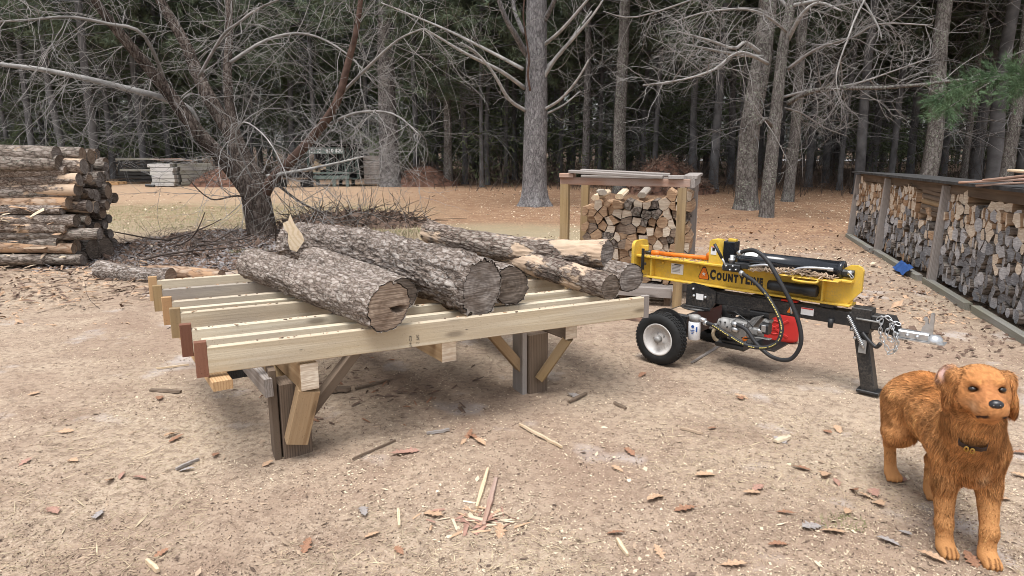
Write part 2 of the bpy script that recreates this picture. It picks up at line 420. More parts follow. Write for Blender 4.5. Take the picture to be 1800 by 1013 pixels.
M_['beige'] = plain('beige_ring', (.40, .33, .23), .6, 0, .3, .2, 15)
M_['hose_yellow'] = plain('yellow_print', (.62, .52, .16), .6, 0, .3, .1, 9)
M_['green_paint'] = plain('dark_green_paint', (.045, .065, .058), .7, 0, .3, .25, 3)
M_['green_pale'] = plain('grey_green_paint', (.13, .17, .155), .7, 0, .3, .25, 3)
M_['sign_green'] = plain('sign_grey_green', (.14, .185, .17), .6, 0, .3, .15, 4)
M_['sign_white'] = plain('sign_white', (.80, .84, .86), .6, 0, .3, .05, 4)
M_['shingle'] = plain('dark_roofing', (.05, .048, .047), .9, 0, .2, .5, 12, .006)
M_['skin_dark'] = plain('dog_nose', (.018, .017, .020), .32, 0, .5, .2, 60, .002)
M_['eye'] = plain('dog_eye', (.012, .008, .006), .06, 0, .7, .1, 30)
M_['pink'] = plain('inner_ear', (.62, .40, .37), .7, 0, .3, .12, 40)
M_['leather'] = plain('collar_leather', (.03, .016, .012), .6, 0, .4, .2, 40)
M_['brass'] = plain('brass', (.62, .42, .12), .3, .9, .5, .1, 20)
M_['road_pale'] = plain('pale_road', (.55, .55, .55), .9, 0, .2, .1, .3)

def ground_mat():
    m, nt, b = mk('bare_ground', .95, .12)
    tc = nt.nodes.new('ShaderNodeTexCoord'); v = tc.outputs['Object']; sp = nd(nt, 'ShaderNodeSeparateXYZ', {0: v})
    X, Y = sp.outputs[0], sp.outputs[1]
    def N(s, d=4, r=.55): return noise_(nt, v, s, d, r)
    def sm(val, lo, hi):
        n = nd(nt, 'ShaderNodeMapRange', {0: val, 1: lo, 2: hi, 3: 0., 4: 1.}, interpolation_type='SMOOTHSTEP'); return n.outputs[0]
    mul = lambda a, b_: math_(nt, 'MULTIPLY', a, b_)
    add = lambda a, b_: math_(nt, 'ADD', a, b_)
    n1, n2, n3, n4 = N(.7, 4), N(3.2, 5), N(22, 4), N(95, 3)
    dirt = mix(nt, ramp(nt, n2, [(.32, 0.), (.68, 1.)]), (.275, .197, .145), (.43, .335, .25))
    dirt = mix(nt, ramp(nt, n1, [(.42, 0.), (.65, 1.)]), dirt, (.42, .335, .25))
    dirt = mix(nt, mul(ramp(nt, n3, [(.40, 1.), (.52, 0.)]), .55), dirt, (.175, .125, .092))
    dirt = mix(nt, ramp(nt, n4, [(.58, 0.), (.68, .6)]), dirt, (.58, .485, .385))
    dirt = mix(nt, ramp(nt, n4, [(.28, .75), (.40, 0.)]), dirt, (.12, .085, .065))
    damp = N(.45, 4, .6); dirt = mix(nt, mul(ramp(nt, damp, [(.46, 0.), (.62, 1.)]), .55), dirt, (.25, .17, .125))
    ash = N(1.7, 3); dirt = mix(nt, mul(ramp(nt, ash, [(.60, 0.), (.70, 1.)]), .55), dirt, (.50, .455, .43))
    # rust needle litter beyond the yard
    wob = math_(nt, 'MULTIPLY_ADD', n1, 5., -2.5)
    far = sm(add(add(Y, mul(X, .22)), wob), 9.5, 14.5)
    lit = mix(nt, ramp(nt, n2, [(.35, 0.), (.65, 1.)]), (.255, .145, .083), (.385, .262, .160))
    lit = mix(nt, ramp(nt, n3, [(.40, 1.), (.55, 0.)]), lit, (.19, .11, .078))
    c = mix(nt, far, dirt, lit)
    # thin pale grass, left middle and a band before the big pine
    gx = math_(nt, 'POWER', math_(nt, 'DIVIDE', add(X, 7.5), 6.5), 2.); gy = math_(nt, 'POWER', math_(nt, 'DIVIDE', add(Y, -16.5), 5.5), 2.)
    gm = sm(add(add(gx, gy), mul(n2, 1.2)), 1.75, .75)
    gx2 = math_(nt, 'POWER', math_(nt, 'DIVIDE', add(X, .3), 3.2), 2.); gy2 = math_(nt, 'POWER', math_(nt, 'DIVIDE', add(Y, -12.2), 2.4), 2.)
    gm2 = sm(add(add(gx2, gy2), mul(n2, 1.2)), 1.75, .75)
    grass = mix(nt, n3, (.37, .33, .22), (.27, .245, .155))
    c = mix(nt, mul(mul(gm, ramp(nt, n2, [(.3, .35), (.6, 1.)])), .6), c, grass); c = mix(nt, mul(gm2, .6), c, grass)
    # pale sandy lane to the far stacks
    ln = sm(add(Y, mul(n1, 3.)), 19.5, 22.5); lf = sm(X, -1., -7.)
    c = mix(nt, mul(mul(ln, lf), .65), c, mix(nt, n2, (.37, .25, .165), (.47, .36, .25)))
    # dark litter under the bare tree
    bx = math_(nt, 'POWER', math_(nt, 'DIVIDE', add(X, 4.7), 2.3), 2.); by = math_(nt, 'POWER', math_(nt, 'DIVIDE', add(Y, -11.), 2.4), 2.)
    bm = sm(add(add(bx, by), mul(n2, 1.2)), 1.7, .9)
    c = mix(nt, mul(bm, .85), c, mix(nt, n3, (.13, .10, .085), (.24, .21, .19)))
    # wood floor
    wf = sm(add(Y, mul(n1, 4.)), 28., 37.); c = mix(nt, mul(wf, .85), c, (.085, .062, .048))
    col(nt, b, c)
    h = add(mul(n3, .6), add(mul(n4, .35), mul(n2, .8))); bump(nt, b, h, .018, .9)
    return m
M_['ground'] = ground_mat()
# ------------------------------------------------------------------ ground
def axis_(lo, dlo, dhi, hi, st):
    a = [dlo]; s = st
    while a[0] > lo: s *= 1.22; a.insert(0, a[0]-s)
    a += list(np.arange(dlo+st, dhi, st)); s = st
    while a[-1] < hi: s *= 1.22; a.append(a[-1]+s)
    return np.array(a)
_xs = axis_(-500, -4.2, 4.6, 500, .055); _ys = axis_(-60, 1.3, 8.5, 700, .055)
_gx, _gy = np.meshgrid(_xs, _ys); _nx, _ny = len(_xs), len(_ys)
_V = np.stack([_gx, _gy, gz(_gx, _gy)], -1).reshape(-1, 3)
_i = np.arange(_nx*_ny).reshape(_ny, _nx)
_F = np.stack([_i[:-1, :-1], _i[:-1, 1:], _i[1:, 1:], _i[1:, :-1]], -1).reshape(-1, 4)
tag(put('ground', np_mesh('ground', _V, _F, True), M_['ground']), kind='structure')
# pale road seen between the trunks far behind the wood
b = MB(); b.add([(14, 72, .06), (130, 60, .06), (130, 68, .06), (14, 80, .06)], [(0, 1, 2, 3)])
tag(b.build('road', M_['road_pale']), kind='structure')

# ------------------------------------------------------------------ helpers for growing wood
def wander(p, d, L, n, bend, grav, rng):
    pts = [Vector(p)]; d = Vector(d).normalized(); q = Vector(p)
    k = Vector((rng.gauss(0, 1), rng.gauss(0, 1), rng.gauss(0, 1)))*bend
    for i in range(n):
        d = (d+k/n+Vector((rng.gauss(0, 1), rng.gauss(0, 1), rng.gauss(0, 1)))*bend*.55/math.sqrt(n)+Vector((0, 0, grav/n))).normalized()
        q = q+d*(L/n); pts.append(q)
    return pts
def taper(r0, r1, n): return [r0+(r1-r0)*i/(n-1) for i in range(n)]
def around(d, ang, rng):
    d = Vector(d).normalized(); o = d.orthogonal(); o.rotate(Matrix.Rotation(rng.uniform(0, 2*math.pi), 3, d))
    return (d*math.cos(ang)+o*math.sin(ang)).normalized()
def blades(centres, dirs, L, w, spread, rng, drop=0.):
    """single tapering triangles fanned about each direction"""
    n = len(centres)
    d = dirs+rng.normal(0, spread, (n, 3)); d[:, 2] -= drop
    d /= np.linalg.norm(d, axis=1, keepdims=True)+1e-9
    s = np.cross(d, rng.normal(0, 1, (n, 3))); s /= np.linalg.norm(s, axis=1, keepdims=True)+1e-9
    l = (L*rng.uniform(.6, 1.25, n))[:, None]
    V = np.stack([centres-s*w/2, centres+s*w/2, centres+d*l], 1).reshape(-1, 3)
    return V, np.arange(3*n).reshape(-1, 3)
def trunk_mesh(h, r0, seed, flare=.35, seg=.5, n=12, lean=(0, 0), rough=.06, wob=.10, top=.25):
    rng = random.Random(seed); k = max(6, int(h/seg)); V = []; F = []
    ox, oy = rng.uniform(0, 50), rng.uniform(0, 50)
    zs = np.array([-.15, 0, .06, .14, .26, .45, .75]+list(np.linspace(1.1, h, k)))
    th = np.linspace(0, 2*np.pi, n, endpoint=False)
    for z in zs:
        f = max(z, 0)/h; r = r0*((1-f)+f*top)*(1+flare*math.exp(-max(z, 0)/.22))
        cx = lean[0]*z+wob*float(vnoise(np.array([z*.25+ox, 0, 0])))*min(1, z/2); cy = lean[1]*z+wob*float(vnoise(np.array([z*.25+oy, 9, 0])))*min(1, z/2)
        lob = 1+flare*.9*np.exp(-max(z, 0)/.18)*np.sin(th*5+seed)*.35
        rr = r*lob*(1+rough*vnoise(np.stack([np.cos(th)*2+ox, np.sin(th)*2, np.full(n, z*1.5)], -1)))
        V.append(np.stack([cx+rr*np.cos(th), cy+rr*np.sin(th), np.full(n, z)], -1))
    m = len(zs); V = np.concatenate(V); i = np.arange(m*n).reshape(m, n)
    F = np.stack([i[:-1], np.roll(i[:-1], -1, 1), np.roll(i[1:], -1, 1), i[1:]], -1).reshape(-1, 4)
    return np_mesh('trunk', V, F, True)

# ------------------------------------------------------------------ pine prototypes
def make_pine(seed, h, r, crown0, nd_=46, dense=1.):
    rng = random.Random(seed); nr = np.random.default_rng(seed)
    tm = trunk_mesh(h, r, seed, .30, .7, 9)
    b = MB()
    for i in range(nd_):                                 # dead lower branches
        z = rng.uniform(1.3, crown0+1.5); a = rng.uniform(0, 6.283); L = rng.uniform(.6, 2.4)
        d = Vector((math.cos(a), math.sin(a), rng.uniform(-.15, .25)))
        pts = wander((0, 0, z), d, L, 5, .35, -.25, rng); b.tube(pts, taper(.014, .004, 6), 3, False)
        for j in range(rng.randint(2, 5)):
            k = rng.randint(1, 4); t = around(pts[k+1]-pts[k], rng.uniform(.5, 1.1), rng)
            b.tube(wander(pts[k], t, rng.uniform(.25, .9), 3, .4, -.2, rng), taper(.007, .003, 4), 3, False)
    dm = b.mesh('dead_branches')
    b = MB(); C = []; D = []
    z = crown0
    while z < h:
        f = (z-crown0)/(h-crown0); L0 = (1.2+2.6*math.sin(math.pi*min(1, .25+.75*f)))*(1.05-f*.65)
        for q in range(rng.randint(3, 5)):
            a = rng.uniform(0, 6.283); L = L0*rng.uniform(.6, 1.15)
            pts = wander((0, 0, z), (math.cos(a), math.sin(a), rng.uniform(-.1, .35)), L, 5, .3, .1, rng)
            b.tube(pts, taper(.03, .008, 6), 3, False)
            for j in range(int(13*dense)):
                t = rng.uniform(.25, 1); k = min(4, int(t*5)); p = pts[k].lerp(pts[k+1], t*5-k)
                e = around(pts[k+1]-pts[k], rng.uniform(.4, 1.2), rng); l = rng.uniform(.2, .7)*(1.2-.5*t)
                for s_ in range(3):
                    C.append(p+e*l*(s_+1)/3); D.append(e)
        z += rng.uniform(.32, .5)
    C = np.repeat(np.array(C), 9, 0); D = np.repeat(np.array(D), 9, 0)
    C = C+nr.normal(0, .05, C.shape)
    V, F = blades(C, D, .24, .032, .75, nr)
    return tm, dm, b.mesh('branches'), np_mesh('crown', V, F)
PROTO = [make_pine(100+i, [15, 17, 14, 16, 13, 18][i], .16, [5.2, 6.6, 4.2, 7.4, 3.4, 5.8][i], 46, [.8, .7, .85, .65, .9, .8][i]) for i in range(6)]
def pine(k, x, y, rs, rz, label, group=None, lean=(0, 0), bark_='far_bark', zs=1., crown=True, dead=True):
    tm, dm, bm, cm = PROTO[k]
    root = bpy.data.objects.new('pine_tree', None); COL.objects.link(root); root.empty_display_size = .2
    tag(root, label, 'tree', group)
    root.location = (x, y, 0); root.rotation_euler = (-lean[1], lean[0], rz)
    def kid(nm, me, m, sx):
        o = bpy.data.objects.new(nm, me)
        if not me.materials: me.materials.append(m)
        COL.objects.link(o); o.parent = root; o.scale = (sx, sx, zs)
        o.material_slots[0].link = 'OBJECT'; o.material_slots[0].material = m
        if nm != 'trunk': o['kind'] = 'stuff'
    kid('trunk', tm, M_[bark_], rs)
    if dead: kid('dead_branches', dm, M_['dead_twig'], 1)
    if crown: kid('branches', bm, M_['far_bark'], 1); kid('crown', cm, M_['needles'], 1)
    return root

# trunks that can be told apart: (x px, y px of the foot or depth, width px, kind, label, bark)
NAMED = [
    (688, 27.5, 36, 0, 'thick grey pine trunk beside the green wood stand', 'pine_bark'),
    (1090, 23.5, 23, 1, 'grey pine trunk rising behind the open firewood shelter', 'pine_bark_lichen'),
    (1312, 17.5, 37, 3, 'thick straight pine trunk right of the firewood shelter, with ragged lower limb', 'pine_bark_lichen'),
    (1384, 20.0, 19, 1, 'slim lichened pine just right of the bare branching trunk', 'pine_bark_lichen'),
    (1622, 20.0, 29, 3, 'lichen-spotted pine trunk behind the middle of the long woodshed', 'pine_bark_lichen'),
    (1690, 24.0, 12, 2, 'slim pale trunk behind the green needle sprig', 'pine_bark_lichen'),
    (1762, 19.5, 21, 5, 'speckled pine trunk near the right edge of the wood', 'pine_bark_lichen'),
    (1028, 27.0, 14, 0, 'slim grey pine between the big pine and the shelter', 'pine_bark'),
    (788, 28.0, 16, 2, 'slim grey pine with pale lichen right of the rust needle heap', 'pine_bark_lichen'),
    (730, 31.0, 11, 3, 'slim dark pine leaning right behind the thick grey pine', 'far_bark'),
    (175, 29.0, 16, 0, 'grey pine trunk rising just behind the log pile', 'far_bark'),
]
TP = []
for i, (px, D, w, k, lb, bk) in enumerate(NAMED):
    x = (px-900)/1200*(D*math.cos(PITCH)+1.6*math.sin(PITCH)); r = w/1200*D/2
    ln = {1622: (.02, 0), 730: (.05, 0), 1762: (.015, 0)}.get(px, (0, 0))
    pine(k, x, D, r/.16, i*1.3, lb, None, ln, bk, 1.15); TP.append((x, D))
SLIM = [(22, 34, 8), (67, 33, 12), (84, 36, 11), (115, 32, 13), (200, 34, 11), (240, 36, 9), (257, 32, 12), (268, 35, 8), (300, 33, 9), (330, 37, 9), (410, 33, 12), (520, 35, 11), (560, 33, 10), (650, 36, 9),
        (762, 34, 8), (817, 29, 11), (847, 27, 8), (857, 28.5, 9), (890, 30, 8), (905, 33, 10), (985, 31, 9), (1005, 34, 9), (1053, 29, 8), (1130, 30, 9), (1150, 27, 10), (1217, 26, 13), (1253, 24, 16), (1283, 29, 13), (1420, 27, 12), (1450, 30, 12), (1475, 25, 9),
        (1507, 23, 17), (1533, 28, 11), (1563, 25, 11), (1597, 27, 14), (1655, 27, 13), (1713, 25, 19), (1740, 22, 25), (1790, 24, 18)]
def wood_place(x, y):
    px = 900+1200*x/(y*.979+.33)
    z = next(t for lim, t in ((190, 'behind the log pile on the left'), (420, 'above the far timber stacks left of the bare tree'), (640, 'behind the sprawling bare tree and the green stand'), (900, 'between the thick grey pine and the big middle pine'),
        (1060, 'just right of the big middle pine'), (1290, 'behind the firewood shelter'), (1480, 'behind the bare lichened tree'), (1640, 'above the far end of the woodshed'), (9999, 'above the near end of the woodshed')) if px < lim)
    return 'slim pine '+('near the wood edge ' if y < 31 else 'deep in shade ' if y > 44 else 'in shade ')+z
G_SLIM = 'slim pines standing in the shaded wood'; L_SLIM = 'slim dark pine trunk standing in the shaded wood behind the clearing'
for i, (px, D, w) in enumerate(SLIM):
    x = (px-900)/1200*(D*math.cos(PITCH)+1.6*math.sin(PITCH)); r = w/1200*D/2
    pine(i % 6, x, D, r/.16, i*2.1, wood_place(x, D), G_SLIM, (random.uniform(-.02, .02), 0), 'far_bark', random.uniform(.9, 1.15)); TP.append((x, D))
_r = random.Random(5); _n = 0; _t = 0
while _n < 165 and _t < 9000:
    _t += 1
    y = _r.uniform(24, 58); x = _r.uniform(-.86*y-3, .86*y+4)
    edge = 33 if x < -2 else 27 if x < 6 else 23
    if x < -.42*y and _r.random() < .3: continue
    if y < edge+1 or any((x-a)**2+(y-c)**2 < (1.5 if y > 34 else 2.6) for a, c in TP): continue
    TP.append((x, y)); _n += 1
    pine(_r.randrange(6), x, y, _r.uniform(.5, 1.05), _r.uniform(0, 6.28), wood_place(x, y), G_SLIM, (_r.gauss(0, .018), _r.gauss(0, .018)), 'far_bark', _r.uniform(.85, 1.2), _r.random() > (.45 if x < -8 else .15))

# young green pines, live to the ground, filling the gaps at the edge
PROTO.append(make_pine(140, 7.5, .07, 1.3, 8, 1.1)); PROTO.append(make_pine(141, 6.0, .06, .9, 6, 1.2)); M_['needles_young'] = needle_mat('young_needles', (.085, .112, .062), (.15, .18, .095))
for i, (px, D) in enumerate(((40, 39), (95, 36), (150, 42), (225, 40), (310, 36), (385, 41), (545, 38), (610, 42), (715, 36), (770, 33), (835, 40), (880, 35), (975, 38), (1120, 35), (1190, 40), (1260, 36), (1460, 37), (1580, 38), (1700, 34))):
    x = (px-900)/1200*(D*.979+.33); o = pine(6+i % 2, x, D, 1., i*1.7, 'young green pine, needles low down, '+wood_place(x, D).split('shade ')[-1].replace('slim pine near the wood edge ', ''), 'young green pines among the trunks', (0, 0), 'far_bark', random.Random(i).uniform(.8, 1.15))
    for c in o.children:
        if c.name.startswith('crown'): c.material_slots[0].material = M_['needles_young']
# the far wood behind them, one dark mass
nr = np.random.default_rng(77); b = MB()
for i in range(260):
    y = nr.uniform(58, 82); x = nr.uniform(-.85*y, .9*y); r = nr.uniform(.08, .2)
    b.tube([(x, y, -.1), (x+nr.normal(0, .3), y, 16)], [r, r*.5], 5, False)
Vt = np.array(b.v); Ft = np.array([[f[0], f[1], f[2]] for f in b.f]+[[f[0], f[2], f[3]] for f in b.f])
n = 62000; y = nr.uniform(59, 84, n); x = nr.uniform(-.85, .92, n)*y
zz = nr.beta(1.25, 1.0, n)*15+.2
dens = fbm(np.stack([x*.22, y*.2, zz*.3], -1), 3, 2)
keep = dens > np.where((zz < 4), -.12, np.where((x < -26) & (zz > 8), .06, -.35))
P = np.stack([x, y, zz], -1)[keep]
V, F = blades(P, nr.normal(0, 1, P.shape)*np.array([1, 1, .35]), .75, .22, .3, nr)
me = np_mesh('far_wood', np.concatenate([Vt, V]), np.concatenate([Ft, F+len(Vt)]), False, np.concatenate([np.zeros(len(Ft)), np.ones(len(F))]))
tag(put('far_wood', me, [M_['far_bark'], M_['needles_far']]), 'dense dark far wood closing the view behind the pines', 'wood', kind='stuff')

# tangled dead understorey along the wood's edge: thin stems and brown brush
b = MB(); rg = random.Random(9)
for i in range(2600):
    y = rg.uniform(21.5, 36) if i % 3 else rg.uniform(22, 46); x = rg.uniform(-.78*y, .82*y)
    if y < (30 if x < -3 else 24 if x < 6 else 21.5): continue
    L = rg.uniform(.4, 1.7); d = Vector((rg.gauss(0, .35), rg.gauss(0, .35), 1))
    pts = wander((x, y, 0), d, L, 4, .4, -.1, rg); b.tube(pts, taper(.010, .004, 5), 3, False)
    for j in range(3):
        k = rg.randint(1, 3); b.tube(wander(pts[k], around(pts[k+1]-pts[k], .8, rg), L*.4, 3, .4, 0, rg), taper(.005, .002, 4), 3, False)
tag(b.build('undergrowth', M_['brush']), 'brown leafless brush along the edge of the wood', 'brush', kind='stuff')
n = 60000; y = nr.uniform(25, 50, n); x = nr.uniform(-.75, .8, n)*y
dn = fbm(np.stack([x*.35, y*.3, np.zeros(n)], -1), 2, 41); dn += np.where((x > -8) & (x < 3), .12, -.08)
k_ = (dn > .05) & (y > np.where(x < -3, 31, 26)); z_ = nr.uniform(.1, 1, n)**1.3*(1.8+4*np.clip(dn, 0, .6))
P = np.stack([x, y, z_], -1)[k_]
V, F = blades(P, nr.normal(0, 1, P.shape)+np.array([0, 0, .4]), .22, .05, .5, nr)
tag(put('shrubs', np_mesh('shrubs', V, F), M_['shrub']), 'dull green young shrubs between the trunks', 'shrubs', kind='stuff')

# ------------------------------------------------------------------ the big pine in the middle
def limb_tree(root, limbs, lv, rng, mats, names=('limb', 'twigs'), n1=10, L1=(1., 2.2), n2=5, L2=(.4, 1.), n3=3, L3=(.2, .5), grav=-.1, bend=.5, rt=.011, sidebias=None):
    """limbs: list of (points, r0, r1, material); every limb a part, its twigs one part of it"""
    for pts, r0, r1, mt in limbs:
        pts = spline(pts, 4); k = len(pts)
        b = MB(); b.tube(pts, taper(r0, r1, k), 8 if r0 > .04 else 5, True)
        lo = b.build(names[0], M_[mt], root, False)
        t = MB(); Ltot = sum((pts[i+1]-pts[i]).length for i in range(k-1))
        for i in range(int(n1*Ltot)):
            f = rng.uniform(.12, 1); q = min(k-2, int(f*(k-1))); p = pts[q].lerp(pts[q+1], rng.random()); dr = (pts[q+1]-pts[q]).normalized()
            d = around(dr, rng.uniform(.5, 1.25), rng)
            rr = min(rt, (r0+(r1-r0)*f)*.6); L = rng.uniform(*L1)*(1.15-.5*f)
            a = wander(p, d, L, 7, bend, grav, rng); t.tube(a, taper(rr, rr*.35, 8), 4, False)
            for j in range(rng.randint(max(1, n2-2), n2+1)):
                q2 = rng.randint(1, 6); d2 = around(a[q2+1]-a[q2], rng.uniform(.4, 1.), rng)
                c = wander(a[q2], d2, rng.uniform(*L2), 5, bend, grav*.6, rng); t.tube(c, taper(rr*.55, rr*.25, 6), 3, False)
                for s_ in range(rng.randint(0, n3)):
                    q3 = rng.randint(1, 4); t.tube(wander(c[q3], around(c[q3+1]-c[q3], .7, rng), rng.uniform(*L3), 3, bend, 0, rng), taper(rr*.35, rr*.2, 4), 3, False)
        if t.v: t.build(names[1], M_[mats], lo, False)['kind'] = 'stuff'
rg = random.Random(21)
D = 18.5; base = g(940, 362); base.z = 0
root = empty('pine_tree', base, label='big straight grey pine in the middle with bare upswept lower limbs', cat='tree')
put('trunk', trunk_mesh(17, .325, 3, .42, .22, 40, (-.003, 0), .05, .05, .35), M_['pine_bark_big'], root, Matrix.Translation(base))
def pl(D, *p): return [at(x, y, D+(q[0] if q else 0)) for x, y, *q in p]
L = [(pl(D, (925, 195), (895, 175, -.4), (868, 130, -.8), (840, 95, -1.1), (810, 75, -1.4)), .055, .018, 'twig_pale'),
     (pl(D, (922, 155), (880, 125, -.5), (820, 95, -1), (770, 65, -1.3), (745, 50, -1.6)), .06, .015, 'twig_pale'),
     (pl(D, (920, 122), (860, 90, .3), (790, 55, .5), (720, 25, .8), (670, 5, .9)), .05, .012, 'twig_pale'),
     (pl(D, (925, 95), (905, 60, -.5), (888, 30, -.8), (870, -20, -1)), .085, .05, 'pine_bark_big'),
     (pl(D, (922, 60), (905, 20, .3), (900, -30, .5)), .06, .04, 'pine_bark_big'),
     (pl(D, (952, 195), (985, 175, -.4), (1015, 140, -.8), (1035, 105, -1)), .045, .02, 'twig_pale'),
     (pl(D, (953, 203), (990, 185, .5), (1020, 160, .8)), .035, .018, 'twig_pale'),
     (pl(D, (948, 150), (975, 105, -.3), (1010, 65, -.6), (1040, 30, -.9), (1060, 0, -1)), .06, .02, 'twig_pale'),
     (pl(D, (950, 127), (985, 95, .4), (1010, 60, .8), (1040, 20, 1.2)), .05, .02, 'twig_pale'),
     (pl(D, (952, 82), (985, 55, -.6), (1020, 15, -1), (1050, -20, -1.3)), .05, .025, 'twig_pale'),
     (pl(D, (955, 40), (975, 0, -.6), (985, -40, -.9)), .07, .04, 'pine_bark_big'),
     (pl(D-.36, (932, 160), (928, 130, -.05), (930, 100, -.1), (920, 30, -.25), (925, -20, -.3)), .03, .018, 'red_limb')]
limb_tree(root, L, 2, rg, 'twig', n1=2.2, L1=(.5, 1.6), n2=3, n3=1, grav=.1, rt=.010)
V, F = blades(np.repeat(np.array([base])+nr.normal(0, 1, (2600, 3))*np.array([2.2, 2.2, 2.6])+np.array([0, 0, 12.5]), 6, 0), nr.normal(0, 1, (15600, 3)), .26, .035, .8, nr)
put('crown', np_mesh('crown', V-np.array(base), F), M_['needles'], root, Matrix.Translation(base))

# the bare lichened tree right of the shelter, its limbs reaching over the yard
D = 15.5; base = g(1347, 382); base.z = 0
root = empty('bare_tree', base, label='bare lichened tree with long crooked pale branches right of the shelter', cat='tree')
b = MB(); tp = spline([base-Vector((0, 0, .1)), base+Vector((0, 0, .12)), at(1350, 340, D), at(1358, 260, D), at(1366, 180, D), at(1377, 80, D), at(1392, 0, D), at(1405, -90, D), at(1425, -230, D)], 5)
b.tube(tp, [.24, .20, .185, .178]+taper(.172, .07, len(tp)-4), 14); b.build('trunk', M_['pine_bark_lichen'], root, False)
L = [(pl(D, (1384, 182), (1420, 163, -.3), (1470, 155, -.7), (1540, 155, -1.1), (1620, 149, -1.6), (1700, 140, -2), (1745, 145, -2.2)), .055, .02, 'pine_bark_lichen'),
     (pl(D, (1372, 172), (1420, 160, .5), (1500, 148, .9), (1570, 125, 1.2), (1640, 100, 1.4)), .035, .012, 'twig'),
     (pl(D, (1384, 122), (1420, 95, -.3), (1450, 80, -.5), (1500, 65, -.8), (1545, 42, -1), (1640, 45, -1.3)), .04, .012, 'twig'),
     (pl(D, (1335, 92), (1310, 75, -.4), (1290, 85, -.6), (1250, 72, -.9), (1215, 62, -1.1), (1190, 55, -1.2)), .045, .012, 'twig_pale'),
     (pl(D, (1340, 100), (1290, 95, -.5), (1240, 85, -.8), (1200, 77, -1)), .04, .012, 'twig_pale'),
     (pl(D, (1350, 112), (1300, 92, -.9), (1255, 122, -1.3), (1200, 140, -1.7), (1130, 150, -2)), .04, .012, 'twig_pale'),
     (pl(D, (1385, 70), (1410, 25, -.5), (1440, 5, -.8), (1480, 20, -1.2)), .05, .018, 'twig_pale'),
     (pl(D, (1390, 10), (1440, 0, -.6), (1500, -15, -1), (1540, 40, -1.3), (1550, 70, -1.4)), .04, .012, 'twig_pale'),
     (pl(D, (1395, -20), (1520, -30, -1), (1500, 40, -1.4), (1470, 130, -1.6), (1480, 180, -1.6)), .03, .008, 'twig_pale'),
     (pl(D, (1360, 225), (1345, 210, -.3), (1335, 220, -.4)), .05, .03, 'pine_bark_lichen'),
     (pl(D, (1380, 190), (1410, 200, .4), (1450, 225, .7), (1490, 240, .9)), .025, .008, 'twig'),
     (pl(D, (1388, 60), (1330, 20, -.8), (1250, 20, -1.2), (1180, 40, -1.6)), .035, .01, 'twig'),
     (pl(D, (1392, 20), (1340, -20, .8), (1250, -10, 1.2), (1120, 30, 1.6), (1060, 20, 1.8)), .04, .01, 'twig')]
limb_tree(root, L, 2, rg, 'twig', n1=5.5, L1=(.6, 1.7), n2=4, L2=(.3, .8), n3=2, grav=-.25, bend=.6, rt=.011)
# a green pine sprig hanging in from the right, at the end of a long bough of a pine outside the frame
D = 13.0; root = empty('pine_tree', (13.6, 13.2, 0), label='pine at the right edge whose green needle sprig hangs over the woodshed', cat='tree')
put('trunk', trunk_mesh(14, .2, 8, .3, .5, 12), M_['pine_bark_lichen'], root, Matrix.Translation((13.6, 13.2, 0)))
bp = spline([Vector((13.6, 13.2, 4.2)), at(1830, 118, D), at(1780, 130, D), at(1720, 142, D), at(1668, 160, D), at(1650, 180, D)], 6)
bp2 = spline([bp[8], at(1800, 150, D-.6), at(1775, 165, D-.8)], 5); bp3 = spline([bp[14], at(1690, 175, D-.4), at(1660, 195, D-.6)], 5)
b = MB()
for q, r_ in ((bp, .03), (bp2, .014), (bp3, .012)): b.tube(q, taper(r_, .005, len(q)), 5)
b.build('bough', M_['pine_bark_lichen'], root, False)
C = []; Dr = []
for q in (bp[6:], bp2, bp3):
    for i in range(len(q)-1):
        for j in range(9):
            if rg.random() < .25: continue
            p = q[i].lerp(q[i+1], rg.random()); e = around(q[i+1]-q[i], rg.uniform(.3, 1.2), rg); l = rg.uniform(.05, .42)
            for s_ in range(3): C.append(p+e*l*(s_+1)/3); Dr.append(e)
C = np.repeat(np.array(C), 14, 0); Dr = np.repeat(np.array(Dr), 14, 0)
V, F = blades(C+nr.normal(0, .012, C.shape), Dr, .11, .0075, .45, nr)
put('needles', np_mesh('needles', V-np.array((13.6, 13.2, 0)), F), M_['needles_fresh'], root, Matrix.Translation((13.6, 13.2, 0)))
V, F = blades(np.repeat(nr.normal(0, 1, (1500, 3))*np.array([1.6, 1.6, 2.])+np.array([0, 0, 10.5]), 6, 0), nr.normal(0, 1, (9000, 3)), .26, .035, .8, nr)
put('crown', np_mesh('crown', V, F), M_['needles'], root, Matrix.Translation((13.6, 13.2, 0)))

